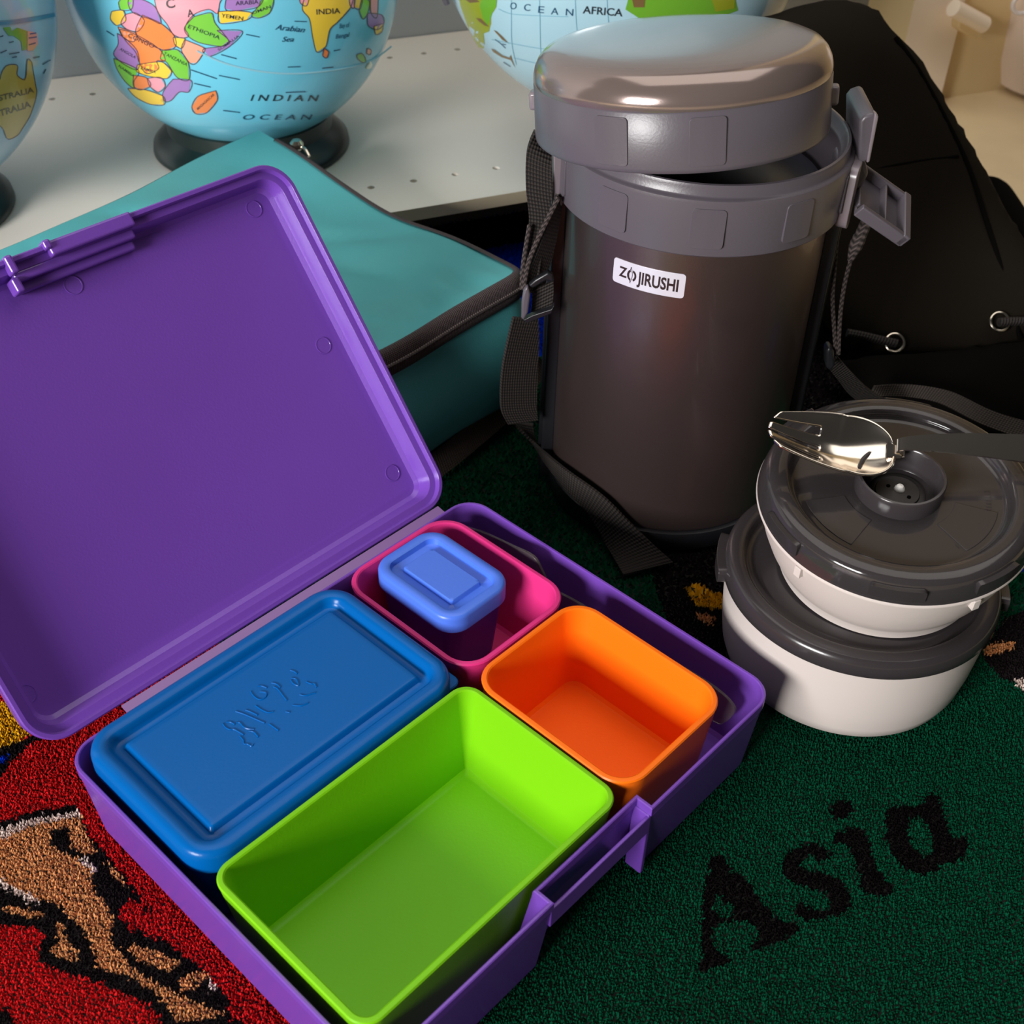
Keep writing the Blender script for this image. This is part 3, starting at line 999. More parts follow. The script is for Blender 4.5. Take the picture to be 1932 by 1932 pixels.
# ---- strap on the left: webbing, cord, slider, tail along the rug
def band(name, A, B, Y, m, parent, thick=0.0017):
    Ya = Y if isinstance(Y, (list, tuple)) else [Y] * len(A)
    V, F, uv = ribbon([aty(x, y, q[0] if isinstance(q, tuple) else q) for (x, y), q in zip(A, Ya)], [aty(x, y, q[1] if isinstance(q, tuple) else q) for (x, y), q in zip(B, Ya)], 8, 6, thick)
    return obj(name, V, F, m, parent, uv=uv)


strap = band('strap', [(1010, 245), (994, 285), (992, 350), (998, 415), (990, 475), (983, 540)], [(1036, 262), (1040, 305), (1043, 362), (1032, 420), (1022, 482), (1014, 545)], [(0.556, 0.566), 0.552, 0.55, 0.55, 0.55, 0.552], M['web'], th)
V, F, uv = ribbon([aty(x, y, 0.547) for x, y in ((1051, 366), (1040, 400), (1020, 455), (1000, 505), (986, 548))], [aty(x, y, 0.556) for x, y in ((1060, 372), (1056, 405), (1046, 462), (1032, 515), (1022, 556))], 8, 5, 0.0016)
obj('strap_return', V, F, M['web'], strap, uv=uv)
V, F, uv = tube(cat([aty(x, y, 0.545) for x, y in ((1054, 372), (1030, 420), (1010, 462), (996, 500), (988, 545))], 8), 0.0012, 8)
obj('cord', V, F, M['cord'], strap, uv=uv)
V, F, uv = tube(cat([aty(x, y, 0.546) for x, y in ((999, 425), (993, 460), (987, 500), (984, 545))], 8), 0.0011, 8)
obj('cord', V, F, M['cord'], strap, uv=uv)
band('strap_loop', [(1004, 548), (1003, 575), (1000, 597)], [(1044, 530), (1044, 555), (1040, 582)], 0.549, M['web'], strap)
sl = [(988, 548), (996, 540), (1001, 556), (997, 590), (988, 607), (983, 600), (984, 570)]
px_solid(sl, 0.541, 0.004, 'slider', M['collar'], strap, 0.0012)
px_solid([(996, 540), (1010, 528), (1034, 514), (1043, 520), (1046, 534), (1030, 530), (1006, 545)], 0.543, 0.004, 'slider_bar', M['blackplastic'], strap, 0.001)
px_solid([(988, 604), (1003, 596), (1040, 584), (1046, 576), (1040, 592), (1004, 606), (992, 610)], 0.543, 0.004, 'slider_bar', M['blackplastic'], strap, 0.001)
band('strap_lower', [(968, 598), (958, 640), (948, 690), (944, 740), (946, 775), (958, 800)], [(1015, 600), (1016, 645), (1014, 690), (1012, 738), (1012, 772), (1014, 792)], [(0.545, 0.552), (0.543, 0.553), (0.543, 0.554), (0.544, 0.555), (0.546, 0.556), (0.549, 0.557)], M['web'], strap)
A = [(966, 796), (985, 815), (1012, 840), (1068, 886), (1137, 936), (1196, 993), (1269, 1061)]
B = [(1006, 800), (1010, 828), (1022, 862), (1068, 922), (1114, 972), (1146, 1030), (1176, 1086)]
zA = [0.030, 0.026, 0.020, 0.013, 0.009, 0.006, 0.0035]
zB = [0.030, 0.018, 0.008, 0.003, 0.003, 0.003, 0.003]

def outside_jar(x, y, z, R=0.0705):
    p = atz(x, y, z)
    d = ray(x, y)
    if math.hypot(p.x - TX, p.y - TY) < R:
        a = d.x ** 2 + d.y ** 2
        b = (CAM.x - TX) * d.x + (CAM.y - TY) * d.y
        c_ = (CAM.x - TX) ** 2 + (CAM.y - TY) ** 2 - R * R
        p = CAM + d * ((-b - math.sqrt(max(0, b * b - a * c_))) / a)
    return p


V, F, uv = ribbon([outside_jar(x, y, z) for (x, y), z in zip(A, zA)], [outside_jar(x, y, z) for (x, y), z in zip(B, zB)], 8, 6, 0.0017)
obj('strap_tail', V, F, M['web'], strap, uv=uv)
# right: two cords to a toggle, then webbing behind the tubs
V, F, uv = tube(cat([aty(x, y, 0.565) for x, y in ((1580, 436), (1575, 500), (1571, 560), (1574, 620), (1577, 668))], 8), 0.0011, 8)
obj('cord', V, F, M['cord'], strap, uv=uv)
V, F, uv = tube(cat([aty(x, y, 0.565) for x, y in ((1620, 462), (1604, 495), (1592, 545), (1585, 600), (1582, 668))], 8), 0.0011, 8)
obj('cord', V, F, M['cord'], strap, uv=uv)
V, F, uv = tube(cat([aty(x, y, 0.560) for x, y in ((1640, 404), (1632, 425), (1622, 448), (1612, 470), (1604, 492))], 8), [0.0030] * 16 + [0.0034] * 8 + [0.0030 - 0.0002 * i for i in range(9)], 10)
obj('cord_knot', V, F, M['cord'], strap, uv=uv)
px_solid([(1558, 662), (1566, 655), (1574, 664), (1576, 690), (1568, 702), (1558, 694)], 0.56, 0.008, 'toggle', M['blackplastic'], strap, 0.0018)
band('strap_behind', [(1560, 690), (1580, 715), (1605, 745), (1650, 775)], [(1580, 672), (1604, 700), (1640, 735), (1690, 765)], [0.575, 0.58, 0.59, 0.60], M['web'], strap)

# thermos lid, set back on the jar askew
lidc = Vector((0.0727, 0.5560, 0.2160))
LF = axis_frame(lidc, -0.0924, 0.1332)
tl = thing('thermos_cap', 'grey and silver brown thermos cap resting askew on the food jar', 'cap', lidc)
V, F = lathe(LF, [(0.0655, 0.012), (0.0655, 0.0005), (0.0660, 0.0), (0.0668, 0.0), (0.0674, 0.0006), (0.0676, 0.0020), (0.0672, 0.0248), (0.0666, 0.0256), (0.0650, 0.0258)], 160)
skirt = obj('lid_skirt', V, F, M['collar'], tl, angle=40)
V, F = lathe(LF, [(0.0655, 0.0252), (0.0668, 0.0254), (0.0672, 0.0266), (0.0670, 0.0290), (0.0662, 0.0320), (0.0645, 0.0352), (0.0618, 0.0378), (0.0582, 0.0394), (0.0540, 0.0402), (0.0480, 0.0408), (0.035, 0.0414), (0.018, 0.0417), (0.0002, 0.0418)], 160)
obj('lid_top', V, F, M['lidtop'], tl, angle=60)
V, F = lathe(LF, [(0.0655, 0.004), (0.055, 0.0045), (0.0002, 0.0050)], 96)
obj('lid_underside', V, F, M['inner'], tl)
for px0, px1 in ((1123, 1184), (1301, 1370)):
    an_ = []
    for px in (px0, px1):
        # angle of the panel edge on the lid side
        an_.append(min((math.radians(q) for q in range(-175, -5)), key=lambda a: abs(proj(LF(0.0676 * math.cos(a), 0.0676 * math.sin(a), 0.013))[0] - px)))
    V, F = curved_plate(LF, 0.0660, 0.06815, an_[0], an_[1], 0.0030, 0.0232, 10, cut=0.0016)
    obj('grip_panel', V, F, M['collar'], skirt, angle=50, bevel=0.0004)
for a in (math.radians(-10), math.radians(172)):
    fr = frame(LF(0.0660 * math.cos(a), 0.0660 * math.sin(a), 0.0150), LF(math.cos(a), math.sin(a), 0) - LF(0, 0, 0), LF(-math.sin(a), math.cos(a), 0) - LF(0, 0, 0), LF(0, 0, 1) - LF(0, 0, 0))
    V, F = box(fr, -0.001, 0.0042, -0.004, 0.004, -0.0042, 0.0042)
    obj('lid_lug', V, F, M['rim'], tl, bevel=0.0014)

# ================================================================== WHITE FOOD TUBS AND SPORK
WX, WY = 0.1651, 0.4309
wt = thing('food_tub', 'round white food tub with flat smoky grey lid standing on green rug', 'tub', (WX, WY, 0))
WF = frame((WX, WY, 0), (1, 0, 0), (0, 1, 0), (0, 0, 1))
V, F = lathe(WF, [(0.001, 0.0006), (0.048, 0.0006), (0.0535, 0.0016), (0.0568, 0.0045), (0.0588, 0.0105), (0.0605, 0.022), (0.0616, 0.036), (0.0622, 0.0535), (0.0605, 0.0540), (0.0590, 0.030), (0.056, 0.006), (0.001, 0.004)], 128)
obj('tub_body', V, F, M['white'], wt, angle=60)
V, F = lathe(WF, [(0.0622, 0.0510), (0.0636, 0.0508), (0.0641, 0.0514), (0.0640, 0.0550), (0.0634, 0.0576), (0.0624, 0.0592), (0.0612, 0.0600), (0.0585, 0.0604), (0.0560, 0.0602), (0.0548, 0.0594), (0.0540, 0.0570), (0.0530, 0.0562), (0.0500, 0.0560), (0.0492, 0.0564), (0.0480, 0.0566), (0.001, 0.0568)], 128)
wl = obj('lid', V, F, M['smoke2'], wt, angle=50)
for a in (171, -3):
    V, F = curved_plate(WF, 0.0634, 0.0676, math.radians(a - 13), math.radians(a + 13), 0.0492, 0.0570, 10, cut=0.0025)
    obj('lift_tab', V, F, M['smoke2'], wl, angle=50, bevel=0.0010)

UC = Vector((0.1700, 0.4278, 0.1004))
UF = axis_frame(UC, -0.038, -0.103)
UN = (UF(0, 0, 1) - UF(0, 0, 0))
ub = thing('food_bowl', 'shallow white bowl with clear smoky vented lid tilted on the white tub', 'bowl', UF(0, 0, -0.0387))
V, F = lathe(UF, [(0.001, -0.0375), (0.0440, -0.0375), (0.0448, -0.0387), (0.0458, -0.0384), (0.0464, -0.0340), (0.0474, -0.0322), (0.0488, -0.0305), (0.0520, -0.0240), (0.0554, -0.0150), (0.0580, -0.0060), (0.0592, -0.0010), (0.0605, -0.0006), (0.0608, 0.0004), (0.0603, 0.0014), (0.0585, 0.0014), (0.0570, -0.004), (0.0540, -0.014), (0.0500, -0.024), (0.045, -0.031), (0.001, -0.0345)], 128)
obj('bowl_body', V, F, M['white'], ub, angle=50)
V, F = lathe(UF, [(0.0590, 0.0016), (0.0604, 0.0014), (0.0604, 0.0018), (0.0596, 0.0058), (0.0580, 0.0108), (0.0570, 0.0124), (0.0556, 0.0130), (0.0530, 0.0132), (0.0496, 0.0131), (0.0482, 0.0126), (0.0474, 0.0108), (0.0466, 0.0096), (0.0452, 0.0090), (0.0440, 0.0089), (0.0300, 0.0089), (0.0190, 0.0089),
                   (0.0190, 0.0074), (0.0300, 0.0074), (0.0440, 0.0074), (0.0462, 0.0078), (0.0484, 0.0108), (0.0540, 0.0116), (0.0562, 0.0102), (0.0580, 0.0052), (0.0590, 0.0016)], 128)
ul = obj('lid', V, F, M['smoke'], ub, angle=50)
V, F = lathe(UF, [(0.0190, 0.0080), (0.0192, 0.0174), (0.0188, 0.0180), (0.0178, 0.0181), (0.0171, 0.0174), (0.0166, 0.0070), (0.0160, 0.0060), (0.0125, 0.0060), (0.0125, 0.0050), (0.0195, 0.0050), (0.0195, 0.0080)], 96)
vw = obj('vent_well', V, F, M['smoke2'], ul, angle=50)
V, F = lathe(UF, [(0.0124, 0.0052), (0.0124, 0.0066), (0.0118, 0.0070), (0.0098, 0.0070), (0.0094, 0.0078), (0.0001, 0.0080)], 64)
obj('valve', V, F, M['valve'], vw, angle=50)
V, F = lathe(frame(UF(0.001, 0.001, 0.0078), UF(1, 0, 0) - UF(0, 0, 0), UF(0, 1, 0) - UF(0, 0, 0), UN), [(0.0024, 0.0), (0.0022, 0.0010), (0.0014, 0.0022), (0.0001, 0.0026)], 24)
obj('valve_nub', V, F, M['nub'], vw)
for (a, b) in ((-0.0035, 0.0030), (0.0042, -0.0040)):
    V, F = lathe(frame(UF(a, b, 0.0079), UF(1, 0, 0) - UF(0, 0, 0), UF(0, 1, 0) - UF(0, 0, 0), UN), [(0.0009, 0.0), (0.0009, 0.0003), (0.0001, 0.0003)], 14)
    obj('valve_hole', V, F, M['seam'], vw)
for a in (-101, -58, -155, 20, 75, 130):
    V, F = curved_plate(UF, 0.0585, 0.0609, math.radians(a - 11), math.radians(a + 11), 0.0035, 0.0100, 10, cut=0.0012)
    obj('clip_panel', V, F, M['smoke'], ul, angle=50, bevel=0.0005)
for a0, a1 in ((-170, -128), (-60, -20), (55, 120)):
    V, F = curved_plate(UF, 0.0245, 0.0425, math.radians(a0), math.radians(a1), 0.0086, 0.00925, 14)
    obj('raised_sector', V, F, M['smoke'], ul, angle=50, bevel=0.0002)
for a in (-142, -66):
    V, F = curved_plate(UF, 0.0560, 0.0604, math.radians(a - 1.6), math.radians(a + 1.6), -0.0075, -0.0016, 3)
    obj('side_nub', V, F, M['white'], ub, bevel=0.0004)
# tiny moulded lettering around the lid, too small to read
mb = MB()
for i, a in enumerate(np.linspace(-62, -2, 22)):
    a = math.radians(a)
    rr = 0.0385
    x, y = rr * math.cos(a), rr * math.sin(a)
    fr = frame(UF(x, y, 0.0088), UF(math.cos(a), math.sin(a), 0) - UF(0, 0, 0), UF(-math.sin(a), math.cos(a), 0) - UF(0, 0, 0), UN)
    mb.add(*box(fr, -0.0012, 0.0012, -0.0002, 0.0002, 0, 0.0003))
    if i % 2:
        mb.add(*box(fr, 0.0006, 0.0010, -0.0007, 0.0007, 0, 0.0003))
mb.obj('moulded_lettering', M['smoke'], ul, smooth=False)

# spork lying across the upper lid
n0 = atz(1655, 846, 0.1235); tip = atz(1436, 808, 0.1310); hend = atz(2060, 862, 0.1235)
sx = (tip - n0); SL = sx.length; sx.normalize()
sz = (Vector((-0.06, -0.34, 1)) - sx * Vector((-0.06, -0.34, 1)).dot(sx)).normalized()
sy = sz.cross(sx)
sp = thing('spork', 'polished steel spork lying across the clear bowl lid', 'spork', n0)
V, F = [], []
nu, nv_ = 48, 29
for i in range(nu + 1):
    s = i / nu
    wv = 0.0030 + 0.0125 * math.sin(math.pi * min(1.0, s / 0.84) ** 0.70) ** 0.75 if s < 0.42 else 0.0155 - 0.0062 * ((s - 0.42) / 0.58) ** 1.5
    dep = 0.0088 * math.sin(math.pi * min(1, 0.04 + s * 0.93)) ** 0.8
    for j in range(nv_):
        t = -1 + 2 * j / (nv_ - 1)
        tipcurve = 0.005 * (1 - t * t) * s ** 6
        V.append(n0 + sx * (s * SL + tipcurve - 0.008) + sy * (t * wv) + sz * (-dep * (1 - t * t) + 0.0020 * s * s))
for i in range(nu):
    for j in range(nv_ - 1):
        if (i + 0.5) / nu > 0.60 and j in (5, 6, 7, 13, 14, 20, 21, 22):
            continue
        a = i * nv_ + j
        F.append((a, a + 1, a + nv_ + 1, a + nv_))
obj('spork_bowl', V, F, M['steel'], sp, angle=60, solid=0.0011)
hx = hend - n0
up_ = Vector((0, 0, 1))
nb_ = n0 - sx * 0.0075 - sz * 0.0010
spine = [(nb_ + sx * 0.003, 0.0032), (nb_ - sx * 0.004 + up_ * 0.0012, 0.0028), (n0 + hx * 0.10 + up_ * 0.0024, 0.0028), (n0 + hx * 0.22 + up_ * 0.0040, 0.0036), (n0 + hx * 0.42 + up_ * 0.0042, 0.0048), (n0 + hx * 0.68 + up_ * 0.0030, 0.0062), (hend + up_ * 0.0010, 0.0076)]
sy2 = (sy - up_ * 0.44).normalized()
A = [p + sy2 * w_ for p, w_ in spine]
B = [p - sy2 * w_ for p, w_ in spine]
V, F, uv = ribbon(A, B, 8, 6, 0.0020)
obj('spork_handle', V, F, M['steel'], sp, angle=50)

# ================================================================== TEAL BAG
Tc, Kc, Rc = atz(488, 246, 0.104), atz(740, 408, 0.084), atz(986, 514, 0.100)
fr_e = [Rc, atz(860, 585, 0.098), atz(735, 660, 0.094), Vector((-0.128, 0.500, 0.088)), Vector((-0.195, 0.437, 0.080))]
le_e = [Tc, atz(370, 300, 0.101), atz(245, 366, 0.097), atz(110, 425, 0.092), atz(0, 472, 0.087), Vector((-0.352, 0.632, 0.078))]
ri_e = [Tc, atz(560, 288, 0.098), atz(650, 352, 0.090), Kc, atz(860, 452, 0.087), Rc]
Qc, Sc = le_e[-1], fr_e[-1]
NB = 48


def resample(pts, n):
    P = cat(pts, 24)
    L = [0]
    for i in range(1, len(P)):
        L.append(L[-1] + (P[i] - P[i - 1]).length)
    out = []
    for k in range(n + 1):
        d = L[-1] * k / n
        i = max(1, min(len(P) - 1, int(np.searchsorted(L, d))))
        f = (d - L[i - 1]) / max(1e-9, L[i] - L[i - 1])
        out.append(P[i - 1].lerp(P[i], f))
    return out


c0 = resample(le_e, NB)            # T -> Q   (v = 0)
c1 = resample(fr_e, NB)            # R -> S   (v = 1)
d0 = resample(ri_e, NB)            # T -> R   (u = 0)
d1 = resample([Qc, Vector((-0.285, 0.535, 0.079)), Sc], NB)   # Q -> S (u = 1)
grid = [[None] * (NB + 1) for _ in range(NB + 1)]
for i in range(NB + 1):
    for j in range(NB + 1):
        u, v = i / NB, j / NB
        p = c0[i] * (1 - v) + c1[i] * v + d0[j] * (1 - u) + d1[j] * u - (c0[0] * (1 - u) * (1 - v) + c0[NB] * u * (1 - v) + c1[0] * (1 - u) * v + c1[NB] * u * v)
        e_ = min(u, 1 - u, v, 1 - v)
        amp = min(1, e_ / 0.10)
        p = p + Vector((0, 0, 0.006 * amp * math.sin(math.pi * u) * math.sin(math.pi * v)))
        nz_ = noise.noise(Vector((u * 2.2, v * 3.6, 1.3))) * 0.0070 + noise.noise(Vector((u * 7, v * 4.0, 5.1))) * 0.0026 - 0.0030 * max(0, 1 - abs(noise.noise(Vector((u * 3.1 + v, v * 2.4, 9.7)))) * 9)
        # pinched gathers near the front corner and along the zip
        gx = math.exp(-((u) / 0.22) ** 2) * math.exp(-((1 - v) / 0.20) ** 2)
        nz_ += gx * 0.0042 * math.sin(u * 62 + v * 18) * amp + 0.0018 * math.sin(u * 40) * math.exp(-((1 - v) / 0.10) ** 2) * amp
        # soft crease from the front corner across the flap
        nz_ += -0.0022 * math.exp(-((v - 0.80 + 0.55 * u) / 0.05) ** 2) * amp * (u < 0.55)
        grid[i][j] = p + Vector((0, 0, nz_ * amp))
m = NB + 1
bag = thing('lunch_bag', 'teal nylon lunch bag with brown zip behind the open purple lid', 'bag', Vector((-0.17, 0.62, 0.0)))
V = [grid[i][j] for i in range(m) for j in range(m)]
F = [(i * m + j, (i + 1) * m + j, (i + 1) * m + j + 1, i * m + j + 1) for i in range(NB) for j in range(NB)]
obj('top_panel', V, F, M['teal'], bag, angle=80)
loop = [grid[0][j] for j in range(NB)] + [grid[i][NB] for i in range(NB)] + [grid[NB][NB - j] for j in range(NB)] + [grid[NB - i][0] for i in range(NB)]
# smooth the corners of the outline
for _ in range(3):
    loop = [(loop[i - 1] + loop[i] * 2 + loop[(i + 1) % len(loop)]) / 4 for i in range(len(loop))]
cen = sum(loop, Vector()) / len(loop)
nrm = []
for i in range(len(loop)):
    t = loop[(i + 1) % len(loop)] - loop[i - 1]
    q = Vector((t.y, -t.x, 0)).normalized()
    if q.dot(loop[i] - cen) < 0:
        q = -q
    nrm.append(q)


def sweep(profile, name, m_, uvs=True):
    V, UV, F = [], [], []
    n = len(loop); k = len(profile)
    L = 0
    for i in range(n):
        if i:
            L += (loop[i] - loop[i - 1]).length
        for jj, pr in enumerate(profile):
            o_, z_ = pr(i) if callable(pr) else pr
            if name == 'zipper_tape' and (i > 3 * NB - 6 or i < 3):
                o_, z_ = o_ * 0.3 - 0.002, z_ - 0.011
            p = loop[i] + nrm[i] * o_
            V.append(Vector((p.x, p.y, p.z + z_)))
            UV.append((L, jj * 0.003))
    for i in range(n):
        i2 = (i + 1) % n
        for jj in range(k - 1):
            F.append((i * k + jj, i2 * k + jj, i2 * k + jj + 1, i * k + jj + 1))
    return obj(name, V, F, m_, bag, uv=UV, angle=70)


zb = sweep([(-0.0022, 0.0010), (-0.0004, 0.0016), (0.0018, 0.0006), (0.0032, -0.0020), (0.0038, -0.0050), (0.0044, -0.0090), (0.0036, -0.0135), (0.0010, -0.0150)], 'zipper_tape', M['zip'])
zl = [loop[i] + nrm[i] * 0.0044 + Vector((0, 0, -0.0062)) for i in range(2, 2 * NB + 10)]
V, F, uv = tube(zl, 0.0011, 8)
obj('zipper_teeth', V, F, M['teeth'], zb, uv=uv)


def floor_z(p):
    t = (p - S0).dot(ST)
    f = max(0, min(1, (t + 0.012) / 0.010))
    return 0.0035 + (Z_S + 0.0015 - 0.0035) * f


def side_at(fr_):
    def g(i):
        drop = 0.0140 if 3 <= i <= 3 * NB - 6 else 0.0005
        top = loop[i].z - drop
        bot = floor_z(loop[i] + nrm[i] * 0.008)
        h = top - bot
        o_ = 0.0012 + 0.0075 * math.sin(math.pi * min(1, fr_ * 0.9)) - 0.014 * max(0, fr_ - 0.8) / 0.2
        w_ = noise.noise(Vector((i * 0.12, fr_ * 3, 2.2))) * 0.002 * (fr_ > 0.05)
        return (o_ + w_, -drop - h * fr_)
    return g


sweep([side_at(f) for f in (0.0, 0.06, 0.15, 0.3, 0.45, 0.6, 0.75, 0.88, 0.96, 1.0)], 'side_panel', M['teal'])
# zip pull by the back corner and the bag's carrying strap
zp_ = atz(560, 274, 0.099)
V, F = lathe(frame(zp_, (1, 0, 0), (0, 1, 0), (0, 0, 1)), [(0.0002, 0.0042), (0.0030, 0.0036), (0.0046, 0.0016), (0.0046, -0.001), (0.003, -0.003), (0.0002, -0.0034)], 24)
obj('zip_pull', V, F, M['nickel'], zb)
V, F, uv = tube(cat([zp_ + Vector((0.002, -0.001, 0)), zp_ + Vector((0.006, -0.004, -0.001)), zp_ + Vector((0.009, -0.008, -0.004))], 6), 0.0013, 8)
obj('zip_tab', V, F, M['nickel'], zb)
A = [(812, 858), (850, 828), (890, 790), (925, 752), (945, 715), (975, 690), (1016, 672)]
B = [(826, 906), (868, 872), (910, 836), (952, 800), (985, 770), (1012, 730), (1030, 694)]
zA = [0.012, 0.016, 0.020, 0.024, 0.028, 0.030, 0.030]
zB = [0.003, 0.004, 0.005, 0.007, 0.010, 0.014, 0.018]
V, F, uv = ribbon([atz(x, y, z) for (x, y), z in zip(A, zA)], [atz(x, y, z) for (x, y), z in zip(B, zB)], 8, 5, 0.002)
obj('carrying_strap', V, F, M['strapbrown'], bag, uv=uv)

# ================================================================== BLACK DRAWSTRING BAG
bpn = Vector((0.02, -0.72, 0.70)).normalized()
bp0 = Vector((0.27, 0.700, 0.02))
bk = thing('drawstring_bag', 'black cloth drawstring bag slumped behind the thermos', 'bag', Vector((0.30, 0.80, 0)))


def pillow(poly, p0, nn, bulge, back, edge, name, m_, parent, step=16, rough=0.004, seed=0.0):
    V2, T, mcount = cdt_fill(cat2(poly), step)
    pts3 = [at_plane(x, y, p0, nn) for x, y in V2]
    bd = np.array(cat2(poly))
    dense = []
    for i in range(len(bd)):
        a, b = bd[i], bd[(i + 1) % len(bd)]
        for q in range(6):
            dense.append(a + (b - a) * q / 6)
    dense = np.array(dense)
    V, Vb = [], []
    for (x, y), p in zip(V2, pts3):
        dd = np.min(np.hypot(dense[:, 0] - x, dense[:, 1] - y))
        f = min(1.0, dd / edge)
        h = math.sqrt(max(0, 1 - (1 - f) ** 2))
        nz_ = noise.noise(p * 14 + Vector((seed, 0, 0))) * rough * h
        V.append(p + nn * (bulge * h + nz_))
        Vb.append(p - nn * back * h)
    n = len(V)
    F = list(T) + [tuple(n + i for i in f[::-1]) for f in T]
    return obj(name, V + Vb, F, m_, parent, angle=80)


def cat2(poly):
    P = [Vector((x, y, 0)) for x, y in poly]
    n = len(P)
    out = []
    for i in range(n):
        p0_, p1_, p2_, p3_ = P[i - 1], P[i], P[(i + 1) % n], P[(i + 2) % n]
        for j in range(4):
            t = j / 4
            q = 0.5 * ((2 * p1_) + (p2_ - p0_) * t + (2 * p0_ - 5 * p1_ + 4 * p2_ - p3_) * t * t + (3 * p1_ - p0_ - 3 * p2_ + p3_) * t ** 3)
            out.append((q.x, q.y))
    return out


body_px = [(1420, 60), (1470, 24), (1530, 6), (1585, 2), (1630, 8), (1662, 30), (1690, 66), (1732, 108), (1782, 190), (1832, 275), (1872, 345), (1900, 400), (1945, 470), (1995, 540), (2020, 610), (1990, 650), (1932, 664), (1850, 684), (1760, 694), (1690, 690), (1630, 672), (1580, 640), (1530, 560), (1480, 420), (1440, 240)]
bb = pillow(body_px, bp0, bpn, 0.018, 0.018, 70, 'bag_body', M['blackfab'], bk, 20)
low_px = [(1560, 690), (1640, 676), (1720, 668), (1850, 655), (1960, 640), (2060, 640), (2080, 740), (2020, 800), (1932, 826), (1830, 800), (1730, 768), (1640, 752)]
bp1 = Vector((0.27, 0.680, 0.022))
pillow(low_px, bp1, Vector((0.0, -0.30, 0.95)).normalized(), 0.012, 0.002, 60, 'bag_mouth', M['seam'], bk, 20, seed=3.0)


def on_bag(x, y, up=0.018):
    return at_plane(x, y, bp0 + bpn * up, bpn)


for pts in ([(1690, 70), (1735, 135), (1790, 235), (1830, 320), (1862, 420), (1900, 540), (1925, 640)], [(1640, 322), (1690, 312), (1750, 302), (1808, 296)]):
    V, F, uv = tube(cat([on_bag(x, y, 0.0165) for x, y in pts], 8), 0.0016, 8)
    obj('piping', V, F, M['seam'], bb)
for (x, y, rx) in ((1688, 647, 0.0058), (1886, 607, 0.0058)):
    cc = on_bag(x, y, 0.0215)
    fr = frame(cc, (1, 0, 0), bpn.cross(Vector((1, 0, 0))), bpn)
    V, F = torus(fr, rx, 0.0011, 36, 10)
    obj('grommet', V, F, M['nickel'], bb)
for pts in ([(1598, 628), (1630, 634), (1660, 641), (1692, 648)], [(1884, 608), (1910, 606), (1945, 606)]):
    V, F, uv = tube(cat([on_bag(x, y, 0.024) for x, y in pts], 8), 0.0028, 10)
    obj('draw_cord', V, F, M['web'], bb, uv=uv)
V, F, uv = tube(cat([atz(x, y, 0.012) for x, y in ((1852, 356), (1878, 362), (1902, 394), (1930, 440), (1980, 520))], 8), 0.0105, 14)
obj('shoulder_strap', V, F, M['seam'], bk)
A = [(1640, 748), (1700, 748), (1770, 760), (1850, 800), (1932, 830)]
B = [(1650, 728), (1710, 725), (1790, 738), (1870, 775), (1950, 800)]
V, F, uv = ribbon([atz(x, y, 0.028) for x, y in A], [atz(x, y, 0.034) for x, y in B], 8, 5, 0.0018)
obj('loose_strap', V, F, M['strapbrown'], bk, uv=uv)

# ================================================================== GLOBES
def globe_mats(prefix, ocean):
    m_ = mat(prefix + '_ocean_print', ocean, 0.22, coat=0.4, var=0.06, vscale=9)
    return m_


PAL = {k: mat('globe_' + k, c, 0.25, coat=0.4) for k, c in dict(pink=(248, 165, 178), purple=(172, 128, 194), green=(128, 206, 72), yellow=(254, 212, 70), orange=(250, 142, 78), peach=(250, 172, 142), olive=(150, 160, 40), leaf=(110, 170, 50), brown=(120, 95, 60), gold=(215, 175, 70), border=(90, 60, 70), ink=(45, 50, 60), inkblue=(40, 80, 110), grid=(120, 170, 190), dkblue=(70, 140, 180)).items()}
PK = list(PAL)


